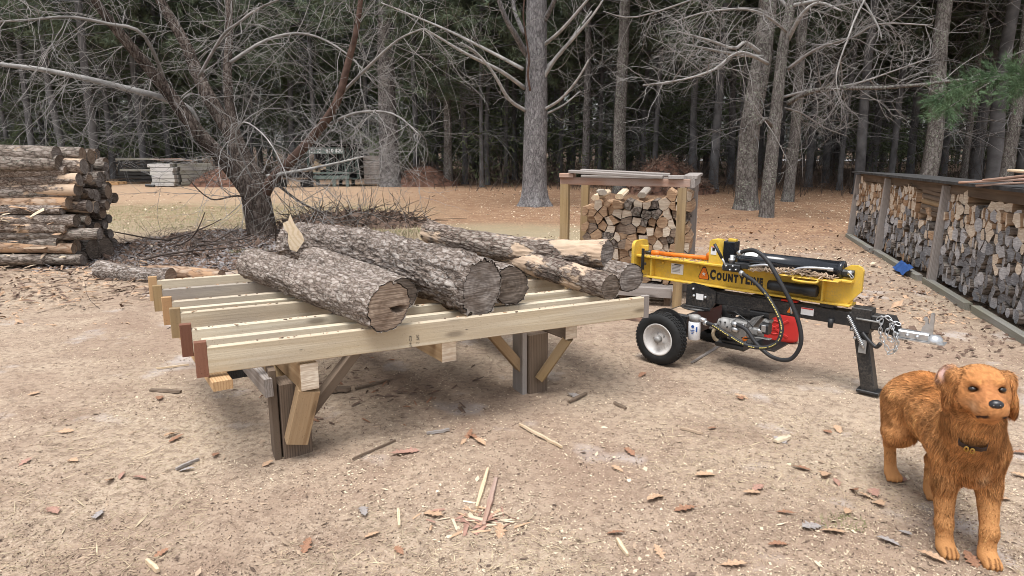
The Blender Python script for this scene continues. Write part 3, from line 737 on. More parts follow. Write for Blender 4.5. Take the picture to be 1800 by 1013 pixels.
# ------------------------------------------------------------------ the many-stemmed bare tree on the left
D = 12.4; base = g(463, 413); base.z = 0
root = empty('bare_tree', base, label='sprawling bare tree with forked shaggy trunk and a tangle of arching twigs on the left', cat='tree')
b = MB()
tp = spline([base-Vector((0, 0, .1)), base+Vector((-.02, 0, .1)), at(455, 375, D), at(448, 340, D), at(440, 322, D)], 5)
b.tube(tp, [.38, .32, .29, .275]+taper(.265, .24, len(tp)-4), 18); b.build('trunk', M_['bare_bark'], root, False)
L = [(pl(D, (446, 350), (420, 315), (388, 275, -.2), (350, 235, -.4), (305, 175, -.6), (270, 130, -.8), (232, 85, -1), (195, 40, -1.2), (160, -10, -1.4), (120, -80, -1.7)), .16, .05, 'bare_bark'),
     (pl(D, (455, 345), (432, 300, .1), (405, 235, .2), (372, 180, .2), (347, 130, .3), (327, 80, .3), (295, 25, .3), (265, -30, .2), (220, -110, .2)), .165, .065, 'bare_bark'),
     (pl(D, (462, 345), (452, 312, .2), (432, 275, .5), (408, 215, .8), (400, 130, 1), (403, 60, 1.2), (402, -40, 1.4)), .13, .06, 'bare_bark'),
     (pl(D, (462, 350), (478, 318, -.1), (510, 285, -.3), (555, 235, -.5), (592, 180, -.7), (612, 110, -.8), (628, 45, -.9), (638, -40, -1)), .11, .035, 'red_limb'),
     (pl(D, (352, 238), (335, 195, -.3), (285, 172, -.6), (220, 155, -.9), (150, 138, -1.2), (70, 122, -1.5), (0, 113, -1.8), (-60, 100, -2)), .062, .026, 'twig_pale'),
     (pl(D, (300, 172), (255, 65, -1.1), (190, 42, -1.4), (120, 30, -1.8), (50, 35, -2.2), (-30, 40, -2.4)), .034, .014, 'twig'),
     (pl(D, (470, 310), (500, 305, -.4), (545, 297, -.8), (600, 285, -1.1), (640, 275, -1.3)), .035, .012, 'twig_pale'),
     (pl(D, (445, 320), (415, 245, -.5), (430, 215, -.8), (470, 245, -1.1), (500, 300, -1.3), (505, 325, -1.3)), .016, .008, 'twig_pale'),
     (pl(D, (350, 135), (390, 65, -.5), (420, 40, -.9), (455, 15, -1.3), (500, -5, -1.6)), .03, .012, 'twig'),
     (pl(D, (405, 110), (470, 70, .3), (540, 60, .2), (610, 95, 0), (660, 150, -.2)), .035, .01, 'twig'),
     (pl(D, (600, 165), (650, 115, -1), (700, 70, -1.3), (745, 50, -1.5)), .03, .01, 'twig'),
     (pl(D, (560, 230), (620, 200, -1), (690, 200, -1.4), (740, 240, -1.7)), .03, .008, 'twig'),
     (pl(D, (480, 318), (520, 350, -.4), (560, 372, -.8), (600, 385, -1.1)), .03, .008, 'bare_bark'),
     (pl(D, (440, 345), (410, 345, -.4), (370, 350, -.8), (330, 315, -1.1)), .022, .007, 'bare_bark')]
limb_tree(root, L, 2, rg, 'twig', n1=5.4, L1=(.9, 2.5), n2=5, L2=(.4, 1.2), n3=2, L3=(.2, .6), grav=-.45, bend=.85, rt=.0074)
# ------------------------------------------------------------------ logs
def log_mesh(L, ra, rb, seed, nc=28, step=.05, rough=.05, bend=.0, ridge=.03, oval=.06, notch=None):
    """bark shell and two cut faces, axis along local x; end 'a' at -L/2, 'b' at +L/2"""
    nr_ = np.random.default_rng(seed); k = max(5, int(L/step)); xs = np.linspace(-L/2, L/2, k)
    th = np.linspace(0, 2*np.pi, nc, endpoint=False); X, T = np.meshgrid(xs, th, indexing='ij')
    f = (X+L/2)/L; R = ra+(rb-ra)*f; o = nr_.uniform(0, 90)
    cs, sn = np.cos(T), np.sin(T)
    R = R*(1+oval*np.cos(2*(T-o))+rough*fbm(np.stack([X*2.2+o, cs*1.3, sn*1.3], -1), 3, seed))
    kk = ra/.1; rd = np.abs(vnoise(np.stack([X*9+o, cs*7*kk, sn*7*kk+2*X], -1), seed+3)); rd2 = fbm(np.stack([X*26+o, cs*17*kk, sn*17*kk], -1), 2, seed+5)
    pl_ = vnoise(np.stack([X*3+o, cs*3, sn*3], -1), seed+8)
    R = R*(1+ridge*(rd*1.4-.4)+ridge*.6*rd2+ridge*.9*np.where(pl_ > .25, .6, 0))
    cy = bend*np.sin(f*np.pi)*np.cos(o); cz = bend*np.sin(f*np.pi)*np.sin(o)
    V = np.stack([X+.012*rd2*(np.abs(f-.5) > .49), cy+R*cs, cz+R*sn], -1)
    i = np.arange(k*nc).reshape(k, nc)
    F = np.stack([i[:-1], np.roll(i[:-1], -1, 1), np.roll(i[1:], -1, 1), i[1:]], -1).reshape(-1, 4)
    bark_me = np_mesh('bark', V.reshape(-1, 3), F, True)
    ends = []
    for e, sg in ((0, -1), (k-1, 1)):
        ring = V[e]; c = ring.mean(0); vs_ = [c[None]]; q = [.25, .5, .7, .84, .955]
        for s_ in q:
            w = c+(ring-c)*s_; w[:, 0] = xs[e]-sg*.004+.004*vnoise(w*30, seed)
            if notch and sg > 0:
                d_ = np.hypot((w[:, 1]-notch[0])/notch[2], (w[:, 2]-notch[1])/notch[3]); w[:, 0] -= np.clip(1.25-d_, 0, 1)*.09
            vs_.append(w)
        vs_ = np.concatenate(vs_); fs = []
        for j in range(nc):
            a, b_ = 1+j, 1+(j+1) % nc
            fs.append((0, a, b_) if sg > 0 else (0, b_, a))
            for s_ in range(len(q)-1):
                a, b_, c_, d_ = 1+s_*nc+j, 1+s_*nc+(j+1) % nc, 1+(s_+1)*nc+(j+1) % nc, 1+(s_+1)*nc+j
                fs.append((a, d_, c_) if sg > 0 else (a, c_, d_)); fs.append((a, c_, b_) if sg > 0 else (a, b_, c_))
        ends.append(np_mesh('cut_end', vs_, np.array(fs), False))
        # inner bark rim between face and shell
    rim = []
    return bark_me, ends[0], ends[1]
def place_log(name, pa, pb, meshes, mb, mc, label, cat='log', group=None, roll=0.):
    M, L = frame(pa, pb); M = M @ Matrix.Rotation(roll, 4, 'X')
    o = bpy.data.objects.new(name, meshes[0]); COL.objects.link(o)
    if not meshes[0].materials: meshes[0].materials.append(mb)
    o.material_slots[0].link = 'OBJECT'; o.material_slots[0].material = mb
    o.matrix_basis = M; tag(o, label, cat, group)
    for me in meshes[1:]:
        if not me.materials: me.materials.append(mc)
        c = bpy.data.objects.new('cut_end', me); COL.objects.link(c); c.parent = o
        c.material_slots[0].link = 'OBJECT'; c.material_slots[0].material = mc
    return o

# ------------------------------------------------------------------ the log pile on the left
PL = [log_mesh(3.6, r, r*.93, 40+i, 18, .12, .06, .03, .025) for i, r in enumerate((.072, .082, .09, .1, .078, .11))]
PR = (.072, .082, .09, .1, .078, .11)
rg = random.Random(31)
FRONT = [(457, 4, 146, 'bark_grey', 'lowest front log of the pile, grey bark with pale sawn end'), (437, 0, 130, 'bark_red', 'thin peeled tan log low in the front of the pile'),
         (428, 1, 105, 'bark_grey', None), (411, 1, 176, 'bark_grey', 'long grey log sticking out furthest right at knee height of the pile'), (402, 1, 120, 'bark_bare', None),
         (388, 2, 135, 'bark_log', None), (369, 0, 110, 'bark_log2', None), (357, 3, 123, 'bark_red', 'orange half-peeled log halfway up the front of the pile'),
         (333, 3, 138, 'bark_bare', None), (316, 2, 140, 'bark_bare', 'smooth tan log two thirds up the front of the pile'), (302, 1, 118, 'bark_log', None), (286, 5, 105, 'bark_grey', 'stout split grey log near the top front of the pile')]
G_P = 'logs in the tall pile on the left'; L_P = 'long bark-covered log lying in the tall pile on the left'
for i, (py, k, ex, mt, lb) in enumerate(FRONT):
    D = 9.0+rg.uniform(-.04, .04)+.012*i; p = at(ex, py, D); q = p+Vector((-3.6, rg.uniform(-.12, .2), rg.uniform(-.03, .05)))
    p.z = max(p.z, PR[k])
    place_log('log', q, p, PL[k], M_[mt], M_[['cut_grey', 'cut', 'cut_dark'][i % 3]], lb or L_P, 'log', G_P, rg.uniform(0, 6))
for j in range(1, 9):
    D = 9.02+.225*j; top = 1.53 if j < 7 else 1.36; z = .09
    while z < top:
        k = rg.randrange(6); px = 138+6.5*j+rg.uniform(-16, 14)-max(0, z-1.1)*22
        if j in (4, 5) and .75 < z < .95: px += 14
        if j == 6 and z < .3: px = 195
        p = Vector(((px-900)/1200*(D*.979+(1.6-z)*.2045), D+rg.uniform(-.05, .05), z+rg.uniform(-.02, .02)))
        place_log('log', p+Vector((-3.6, rg.uniform(-.15, .15), rg.uniform(-.04, .04))), p, PL[k], M_[rg.choice(['bark_grey', 'bark_log', 'bark_grey', 'bark_bare'])], M_[rg.choice(['cut_grey', 'cut_dark', 'cut_grey', 'cut'])], 'bark-covered log '+('low' if z < .5 else 'midway up' if z < 1.05 else 'high')+' in the tall pile on the left, '+('right behind its front row' if j < 3 else 'in its middle rows' if j < 6 else 'in its rearmost rows'), 'log', G_P, rg.uniform(0, 6))
        z += .165+rg.uniform(-.01, .02)
for px, py, ex, k, mt, lb in ((0, 272, 100, 5, 'bark_grey', 'thick pale grey log topmost at the front of the pile'), (60, 270, 138, 4, 'bark_grey', 'smooth grey log on top of the pile behind the topmost one'), (70, 273, 166, 0, 'bark_red', 'short orange-ended log on top at the back corner of the pile')):
    D = {5: 9.1, 4: 9.6, 0: 10.3}[k]; p = at(ex, py, D)
    place_log('log', p+Vector((-3.6, .2, .0)), p, PL[k], M_[mt], M_['cut_tan' if k == 0 else 'cut_grey'], lb, 'log', G_P)
bt = log_mesh(1.1, .15, .155, 61, 24, .07, .05, .02, .035)
for px, py, D, lb in ((172, 437, 9.75, 'thick dark butt log at the foot of the pile, end towards the yard'), (150, 436, 9.5, 'thick dark butt log at the foot of the pile, set back beside its twin')):
    p = at(px+15, py, D); p.z = .16
    place_log('butt_log', p+Vector((-1.1, .1, 0)), p, bt, M_['bark_grey'], M_['cut_dark'], lb, 'log')
gl = log_mesh(1.05, .12, .10, 62, 26, .05, .08, .03, .05)
a_, c_ = g(180, 494), g(262, 500); a_.z = c_.z = .10
place_log('ground_log', a_+Vector((0, .12, 0)), c_+Vector((.12, .1, -.02)), gl, M_['bark_log2'], M_['cut'], 'short brown log lying on the ground between the pile and the timber deck', 'log')
gl2 = log_mesh(1.0, .09, .08, 63, 22, .06, .08, .03, .05); a_, c_ = g(262, 496), g(345, 500); a_.z = c_.z = .07
place_log('ground_log', a_+Vector((0, .25, 0)), c_+Vector((.1, .22, -.01)), gl2, M_['bark_red'], M_['cut'], 'thin brown log on the ground just left of the timber deck', 'log')

def shards(name, n, region, size, mats, label, cat, rng, zf=None, tilt=.35, thick=.012, heap=0.):
    """flat broken splinters, one mesh of kind stuff: four-sided wedges with thickness"""
    V = []; F = []; mi = []
    for i in range(n):
        x, y = region(rng); L = size*rng.uniform(.4, 1.3); w = L*rng.uniform(.12, .35); a = rng.uniform(0, 6.28)
        z = float(gz(x, y))+thick*.6+rng.random()*heap
        ax = Vector((math.cos(a), math.sin(a), rng.gauss(0, tilt))).normalized(); sd = Vector((-math.sin(a), math.cos(a), rng.gauss(0, tilt))); up = ax.cross(sd).normalized()
        c = Vector((x, y, z+abs(ax.z)*L*.4)); q = len(V)
        V += [c-ax*L/2-sd*w/2*rng.uniform(.2, 1), c-ax*L/2*rng.uniform(.7, 1)+sd*w/2, c+ax*L/2*rng.uniform(.8, 1)+sd*w*.4, c+ax*L/2-sd*w*rng.uniform(-.3, .4), c+up*thick, c+ax*L*.2+up*thick]
        F += [(q, q+3, q+5), (q, q+5, q+4), (q+3, q+2, q+5), (q+2, q+1, q+4), (q+2, q+4, q+5), (q+1, q, q+4)]; mi += [rng.randrange(len(mats))]*6
    me = np_mesh(name, np.array([tuple(v) for v in V]), np.array(F), False, mi)
    return tag(put(name, me, mats), label, cat, kind='stuff')
shards('bark_shreds', 420, lambda r: (lambda p: (p.x, p.y))(g(r.uniform(-30, 275), r.uniform(468, 535)+r.gauss(0, 8))), .13, [M_['chip_dull'], M_['chip_dull'], M_['leaf_tan'], M_['litter_brown']], 'pale torn bark and wood shreds heaped before the log pile', 'debris', rg, heap=.03, tilt=.18)
shards('pile_scraps', 90, lambda r: (r.uniform(-7.2, -5.9), r.uniform(8.88, 9.06)), .25, [M_['chip'], M_['chip_dull'], M_['leaf_tan']], 'loose splinters caught on the front of the log pile', 'debris', rg, heap=.8)

# ------------------------------------------------------------------ far timber stacks, stand, heaps
rg = random.Random(5)
D = 27.2; x0, x1 = at(268, 327, D).x, at(360, 327, D).x
k_ = 0
for i in range(6):
    z = .10+i*.145; sh = rg.uniform(-.08, .08)
    for j, (a, c, dy, mt) in enumerate(((x0+sh, x0+.86+sh, 0, 'white_beam'), (x0+.95+sh, x1+sh*.5, .35, 'mossy_beam'))):
        for d_ in range(3 if j == 0 else 1):
            place = 'stack of pale beams beside the rust heap, far left'
            o = lumber('stacked_beam', (a, D+dy+d_*.3, z), (c, D+dy+d_*.3+(.5 if j else .05), z), .26, .13, M_[mt if rg.random() < .8 else 'mossy_beam'])
            tag(o, 'pale squared beam end in the far stack left of the bare tree' if j == 0 else 'mossy grey squared beam lying lengthwise in the far stack', 'beam', 'beams in the pale far stack')
for i in range(5):
    o = lumber('board', (x0-.2+rg.uniform(0, .6), D+rg.uniform(0, .5), .98+.022*i), (x0+rg.uniform(1.2, 2.2), D+rg.uniform(0, .6), .99+.024*i), .14, .02, M_[['grey_board', 'redwood', 'white_beam'][i % 3]])
    tag(o, 'loose thin board on top of the pale far stack', 'board', 'boards on the pale far stack')
tag(lumber('black_pipe', at(256, 326, D-.3), at(272, 327, D-.3), .1, .1, M_['black_plastic'], None, (0, 0, 1), .03), 'short black pipe lying at the foot of the pale far stack', 'pipe')
D = 29.5; x0, x1 = at(205, 320, D).x, at(283, 320, D).x
for i in range(7):
    z = .12+i*.15
    for j in range(3):
        o = lumber('dark_beam', (x0+rg.uniform(0, .4), D+j*.3, z), (x1-rg.uniform(0, .3), D+j*.3, z+rg.uniform(-.02, .02)), .2, .09, M_['dark_timber' if rg.random() < .8 else 'mossy_beam'])
        tag(o, 'dark weathered timber in the low black stack at the far left edge of the wood', 'beam', 'timbers in the dark far stack')
root = empty('pallet', at(190, 322, 28.5)*1, label='small tan pallet lying right of the log pile far away', cat='pallet'); root.location.z = 0; root.matrix_basis = Matrix.Translation(root.location)
for i in range(5): lumber('slat', root.location+Vector((-.5+i*.25, -.3, .12)), root.location+Vector((-.5+i*.25, .4, .12)), .1, .02, M_['tan_block'], root)
for s_ in (-.3, .3): lumber('runner', root.location+Vector((-.6, s_, .06)), root.location+Vector((.6, s_, .06)), .05, .09, M_['tan_block'], root)

def heap(name, c, rx, ry, h, mt, label, cat, seed, tw=260, tm='brush', leaf=None):
    n = 40; u = np.linspace(-1, 1, n); U, W = np.meshgrid(u, u); r = np.sqrt(U**2+W**2)
    Z = np.clip(1-r**1.6, 0, None)*h*(1+.35*fbm(np.stack([U*2.5+seed, W*2.5, U*0], -1), 3, seed))+.04*fbm(np.stack([U*9, W*9, U*0+seed], -1), 3, seed)
    Z = np.where(r > .98, -.1, Z); V = np.stack([c[0]+U*rx, c[1]+W*ry, Z], -1).reshape(-1, 3)-np.array([c[0], c[1], 0]); i = np.arange(n*n).reshape(n, n)
    F = np.stack([i[:-1, :-1], i[:-1, 1:], i[1:, 1:], i[1:, :-1]], -1).reshape(-1, 4)
    M = Matrix.Translation((c[0], c[1], 0))
    root = put(name, np_mesh(name, V, F, True), M_[mt], None, M); tag(root, label, cat)
    b = MB(); rr = random.Random(seed)
    for q in range(tw):
        a, s_ = rr.uniform(0, 6.28), rr.random()**.6*.95; k = int((math.cos(a)*s_+1)/2*(n-1)); l = int((math.sin(a)*s_+1)/2*(n-1))
        p = Vector(V[l*n+k]); b.tube(wander(p, (rr.gauss(0, 1), rr.gauss(0, 1), rr.uniform(-.1, .7)), rr.uniform(.2, .9)*min(1, rx), 4, .4, -.2, rr), taper(.010, .004, 5), 3, False)
    if b.v: o = b.build('twigs', M_[tm], root); o['kind'] = 'stuff'
    if leaf:
        nr_ = np.random.default_rng(seed); m = leaf; id_ = nr_.integers(0, n*n, m); P = V[id_]+nr_.normal(0, .04, (m, 3)); P = P[P[:, 2] > 0]
        V2, F2 = blades(P, nr_.normal(0, 1, P.shape), .14, .09, .3, nr_); put('leaves', np_mesh('leaves', V2, F2), M_['litter_brown'], root, M)['kind'] = 'stuff'
    return root
p = g(393, 327); heap('needle_heap', (p.x, p.y), 1.35, 1.0, .75, 'rust_litter', 'rust coloured needle heap right of the pale far stack', 'heap', 1, 300)
p = g(742, 326); heap('needle_heap', (p.x, p.y), 1.6, 1.2, .8, 'rust_litter', 'low rust needle heap beside the thick grey pine trunk', 'heap', 2, 300)
p = g(1190, 345); heap('leaf_heap', (p.x, p.y+1.5), 1.7, 1.2, 1.15, 'rust_litter', 'tall brown leaf and brush heap behind the firewood shelter', 'heap', 3, 420, 'brush', 2600)
p = g(640, 395); heap('brush_heap', (p.x, p.y), 1.5, .9, .24, 'litter_brown', 'tangled brush heap with broken sticks behind the deck logs', 'heap', 4, 260, 'brush', 500)
p = g(565, 400); heap('brush_heap', (p.x, p.y), .9, .6, .28, 'litter_brown', 'small dark brush heap at the foot of the sprawling bare tree', 'heap', 6, 160, 'brush', 300)

# green stand with a price board
D = 27.3; cx = at(588, 327, D).x; S0 = Vector((cx, D, 0)); k = .0228
root = empty('wood_stand', S0, label='dark green slatted firewood stand with a price board, far behind the bare tree', cat='stand')
def bb(nm, x, y, z, w, d, h, mt, par=root):
    b = MB(); b.box((x, y, z), (w, d, h), None, .008); return b.build(nm, M_[mt], par)
for x in (-.93, 0, .52):
    bb('leg', x, 0, .14, .12, .12, .28, 'green_pale')
    bb('leg', x, 1., .14, .12, .12, .28, 'green_paint')
bb('sill', -.2, -.04, .36, 1.62, .06, .14, 'green_pale'); bb('rail', -.2, -.03, .53, 1.6, .05, .05, 'green_pale')
bb('floor', 0, .5, .30, 1.95, 1., .04, 'green_paint')
for x in (-.98, -.24, .58, .96): bb('post', x, 0, .95, .09, .09, 1.3, 'green_paint')
for i in range(11): bb('slat', -.18+i*.105, .02, .98, .035, .03, .86, 'green_pale' if i % 3 == 0 else 'green_paint')
bb('back_panel', 0, 1.03, .95, 1.95, .04, 1.3, 'dark_timber'); bb('side_panel', .98, .5, .95, .03, 1., 1.3, 'dark_timber'); bb('roof', 0, .45, 1.63, 2.3, 1.4, .06, 'dark_timber')
sg = bb('price_board', -.25, -.12, 1.40, 1.46, .03, .25, 'sign_green')
me = text_mesh('$10 $20', .20, .003, .004); put('lettering', me, M_['sign_white'], sg, chain(sg) @ Matrix.Translation((-.24+.0, -.139, 1.335)) @ Matrix.Rotation(math.pi/2, 4, 'X'))
bs = MB(); rr = random.Random(3)
for x in (-.86, -.80, -.74, -.68, -.61, -.55, -.48, -.42):       # worn, no longer legible words
    for q in range(3): bs.box((x+rr.uniform(-.02, .02), -.137, 1.40+rr.uniform(-.08, .08)), (rr.uniform(.02, .05), .003, rr.uniform(.015, .05)))
bs.build('worn_lettering', M_['sign_white'], sg)
fr = random.Random(8)
for i in range(14):
    x = -.86+fr.uniform(0, .55); z = .46+fr.random()*.5
    o = lumber('split_log', S0+Vector((x, .15, z)), S0+Vector((x+fr.uniform(-.1, .1), .55, z+fr.uniform(-.1, .15))), .1, .09, M_['splinter'], None, (0, 0, 1), .02)
    tag(o, 'split log for sale inside the far green stand', 'log', 'split logs in the green stand')
root = empty('plank_wall', S0+Vector((1.1, .4, 0)), label='grey plank wall between the green stand and the thick pine trunk', cat='wall')
for i in range(6): lumber('plank', S0+Vector((1.1, .4, .16+i*.19)), S0+Vector((1.95, .45, .16+i*.19)), .03, .17, M_['grey_board'], root)
root = empty('bench_table', at(510, 325, 26.8)*1, label='low dark table with a plank top left of the green stand', cat='table'); root.location.z = 0; root.matrix_basis = Matrix.Translation(root.location)
for i in range(3): lumber('plank', root.location+Vector((-.6, i*.22, .62)), root.location+Vector((.75, i*.22, .62)), .2, .05, M_['weathered'], root)
for x in (-.45, .6): lumber('leg', root.location+Vector((x, .2, 0)), root.location+Vector((x, .2, .6)), .5, .08, M_['dark_timber'], root)
lumber('seat', root.location+Vector((-.7, -.4, .36)), root.location+Vector((.8, -.4, .36)), .25, .05, M_['weathered'], root)

# ------------------------------------------------------------------ stacked firewood: cells of a face become split pieces
def cells(W, z0, top, sx, sz, rng, margin=.0):
    pts = []; nrow = int((top(W/2)+.35-z0)/sz)+2; m = int(W/sx)+2
    for j in range(-1, nrow):
        for i in range(-1, m): pts.append(((i+.5*(j % 2)+.25+rng.uniform(-.42, .42))*sx, z0+(j+.5+rng.uniform(-.38, .38))*sz))
    out = []
    for k, (px, pz) in enumerate(pts):
        if not (.01 < px < W-.01 and z0+.01 < pz < top(px)): continue
        poly = [(max(0, px-.2), max(z0, pz-.2)), (min(W, px+.2), max(z0, pz-.2)), (min(W, px+.2), pz+.2), (max(0, px-.2), pz+.2)]
        for l, (qx, qz) in enumerate(pts):
            if l == k or abs(qx-px) > .32 or abs(qz-pz) > .32: continue
            mx, mz, nx_, nz_ = (px+qx)/2, (pz+qz)/2, qx-px, qz-pz; new = []
            for i in range(len(poly)):
                a, c = poly[i], poly[(i+1) % len(poly)]; da = (a[0]-mx)*nx_+(a[1]-mz)*nz_; dc = (c[0]-mx)*nx_+(c[1]-mz)*nz_
                if da <= 0: new.append(a)
                if da*dc < 0: t = da/(da-dc); new.append((a[0]+(c[0]-a[0])*t, a[1]+(c[1]-a[1])*t))
            poly = new
            if len(poly) < 3: break
        if len(poly) < 3: continue
        while len(poly) > 3:                             # merge tiny edges: wedges, not honeycomb
            e = [math.dist(poly[i], poly[(i+1) % len(poly)]) for i in range(len(poly))]; i = min(range(len(e)), key=lambda t: e[t])
            if e[i] < .032 or (len(poly) > 5 and rng.random() < .6): poly.pop(i if rng.random() < .5 else (i+1) % len(poly))
            else: break
        out.append(((px, pz), poly))
    return out
def firewood_mesh(poly, c, depth, rng, round_=False):
    cx = sum(p[0] for p in poly)/len(poly); cz = sum(p[1] for p in poly)/len(poly)
    if round_:
        r1 = max(p[0] for p in poly)-min(p[0] for p in poly); r2 = max(p[1] for p in poly)-min(p[1] for p in poly); r = .5*min(r1, r2)*.98
        o2 = [(cx+r*math.cos(a*.5236)*rng.uniform(.94, 1.04), cz+r*math.sin(a*.5236)*rng.uniform(.94, 1.04)) for a in range(12)]
    else:
        o2 = []; m = len(poly); arc = rng.randrange(m)
        for i in range(m):
            a, b_ = poly[i], poly[(i+1) % m]; o2.append(a)
            if math.dist(a, b_) > .05:
                nx_, nz_ = b_[1]-a[1], -(b_[0]-a[0]); bul = .10 if i == arc else rng.uniform(-.05, .02)
                o2.append(((a[0]+b_[0])/2+nx_*bul, (a[1]+b_[1])/2+nz_*bul))
        s_ = rng.uniform(.90, .97); o2 = [(cx+(x-cx)*s_, cz+(z-cz)*s_) for x, z in o2]
    n = len(o2); ox, oz = (cx, cz) if round_ else (cx+rng.uniform(-.05, .05), cz+rng.uniform(-.05, .05))
    tw = rng.uniform(-.02, .02); tl = rng.uniform(-.012, .012)
    V = [(tl*(x-cx)*20, x-ox, z-oz) for x, z in o2]+[(depth, x-ox+tw, z-oz+tw*.5) for x, z in o2]
    F = [tuple(range(n-1, -1, -1)), tuple(range(n, 2*n))]+[(i, (i+1) % n, n+(i+1) % n, n+i) for i in range(n)]
    me = bpy.data.meshes.new('split_firewood'); me.from_pydata(V, [], F)
    me.polygons.foreach_set('material_index', [0, 0]+[1]*n); me.update()
    return me, (ox, oz)

# the open firewood shelter
FL, FR = Vector((.54, 6.98, 0)), Vector((1.64, 6.62, 0)); ev = (FR-FL).normalized(); dv = Vector((.30, .90, 0)); BL, BR = FL+dv, FR+dv; up = Vector((0, 0, 1))
root = empty('firewood_shelter', (FL+BR)/2, label='open timber firewood shelter behind the log splitter', cat='shelter')
for p, h, mt in ((FL, 1.22, 'olive_post'), (FR, 1.20, 'olive_post'), (BL, 1.2, 'olive_post'), (BR, 1.18, 'grey_board')): lumber('post', p, p+up*h, .085, .085, M_[mt], root, ev)
lumber('post', BR+ev*.05+up*.0, BR+ev*.05+up*1.2, .05, .085, M_['grey_board'], root, ev)
lumber('front_beam', FL-ev*.05+up*1.25, FR+ev*.07+up*1.245, .045, .075, M_['redwood'], root); lumber('rear_beam', BL-ev*.05+up*1.23, BR+ev*.07+up*1.22, .045, .075, M_['grey_board'], root)
lumber('side_beam', FR+ev*.09+up*1.24, BR+ev*.09+up*1.24, .04, .08, M_['grey_board'], root)
lumber('cap_block', FL-ev*.05+up*1.305, FL+ev*.09+up*1.305, .12, .04, M_['redwood'], root)
lumber('roof_board', FL+ev*.05+up*1.345-dv*.02, FL+ev*.97+up*1.30-dv*.02, .14, .028, M_['grey_board'], root)
lumber('roof_board', FL+ev*.1+up*1.345+dv*.3, FL+ev*1.0+up*1.31+dv*.35, .16, .028, M_['grey_board'], root)
lumber('roof_board', FR-ev*.14+up*1.30, FR+ev*.0+up*1.30+dv*.02, .12, .035, M_['grey_board'], root)
lumber('roof_board', FR+ev*.06+up*1.3+dv*.05, BR+ev*.06+up*1.295, .14, .03, M_['grey_board'], root)
proot = empty('pallet', FL+ev*.7+dv*.3, label='low weathered pallet under the firewood in the open shelter', cat='pallet')
for i in range(5): lumber('deck_board', FL+ev*.02+dv*(.13+i*.18)+up*.13, FR-ev*.06+dv*(.13+i*.18)+up*.13, .15, .03, M_['grey_board' if i else 'redwood'], proot)
lumber('edge_board', FL+ev*.02+dv*.06+up*.145, FR-ev*.06+dv*.06+up*.145, .035, .10, M_['grey_board'], proot)
for s_ in (.1, .6, 1.05): lumber('runner', FL+ev*s_+dv*.1+up*.055, FL+ev*s_+dv*.95+up*.055, .06, .11, M_['weathered'], proot)
rg = random.Random(12); O = FL+dv*.52+ev*.07; Wd = 1.17
def topf(s): return [.98, 1.04, 1.0, 1.0, 1.02, 1.1, 1.16, 1.16][min(7, int(s/Wd*8))]
Mf = Matrix((Vector((dv.x, dv.y, 0)).normalized(), ev, up)).transposed().to_4x4()
for (c, poly) in cells(Wd, .15, topf, .098, .088, rg):
    h_ = rg.random(); rd_ = h_ < .05
    me, (ox, oz) = firewood_mesh(poly, c, .40, rg, rd_)
    em, sm_ = ('cut_tan', 'cut_tan') if h_ < .5 else ('cut_pale', 'cut_tan') if h_ < .84 else ('cut', 'bark_grey') if h_ < .93 else ('bark_grey', 'bark_grey')
    M = Mf.copy(); M.translation = O+ev*ox+up*oz+dv.normalized()*rg.uniform(-.035, .035)
    o = put('split_firewood', me, [M_[em], M_[sm_]], None, M); tag(o, ('dark bark-faced' if h_ > .93 else 'brown-ended' if h_ > .78 else 'round' if rd_ else 'pale-ended')+' firewood piece '+('at the top' if c[1] > .85 else 'at mid-height' if c[1] > .5 else 'near the bottom')+' of the open shelter stack, '+('left side' if c[0] < .4 else 'middle' if c[0] < .8 else 'right side'), 'firewood', 'firewood stacked in the open shelter')
for i in range(4):
    s_ = [.12, .38, .62, .2][i]; p = O+ev*s_+up*(topf(s_)+.06)+dv*.1
    o = lumber('split_firewood', p, p+dv*.40+ev*rg.uniform(-.15, .1)+up*rg.uniform(-.03, .05), .09, .06, M_['splinter' if i < 2 else 'lumber_grey'], None, (0, 0, 1), .02)
    tag(o, 'pale split piece lying loose on top of the shelter stack', 'firewood', 'loose pieces on the shelter stack')
o = lumber('timber_block', g(1068, 548, .045)+Vector((0, 0, 0)), g(1132, 556, .045), .13, .085, M_['redwood']); tag(o, 'reddish squared timber offcut on the ground behind the right end of the deck', 'timber')

# ------------------------------------------------------------------ the long woodshed on the right
def SP(D): return Vector((4.93+.258*(D-7.8), D, 0))
es = (SP(5.)-SP(12.)).normalized(); ns = Vector((-es.y, es.x, 0));
if ns.x < 0: ns = -ns
s_of = lambda D: (SP(D)-SP(12.02)).length
root = empty('woodshed', SP(8.5)+ns*.4, label='long low open-fronted woodshed with a dark sheet roof on the right', cat='shed')
def zt(D): return 1.16+.012*(12-D)
for D_, w in ((12.02, .10), (10.2, .11), (7.85, .10), (5.35, .1)):
    lumber('post', SP(D_)-ns*.03, SP(D_)+ns*.02+up*(zt(D_)-.06), w, .06, M_['grey_board'], root, es)
lumber('header', SP(12.05)+ns*.06+up*(zt(12)-.09), SP(5.2)+ns*.06+up*(zt(5.2)-.09), .04, .12, M_['weathered'], root)
b = MB(); a = [SP(12.15)-ns*.08+up*zt(12), SP(5.0)-ns*.08+up*zt(5), SP(5.0)+ns*.95+up*(zt(5)-.045), SP(12.15)+ns*.95+up*(zt(12)-.045)]
b.add(a+[p-up*.03 for p in a], [(0, 1, 2, 3), (7, 6, 5, 4), (0, 4, 5, 1), (1, 5, 6, 2), (2, 6, 7, 3), (3, 7, 4, 0)]); b.build('roof', M_['shingle'], root, False)
lumber('back_wall', SP(12.1)+ns*.85+up*.52, SP(5.1)+ns*.85+up*.52, .04, 1.04, M_['weathered'], root)
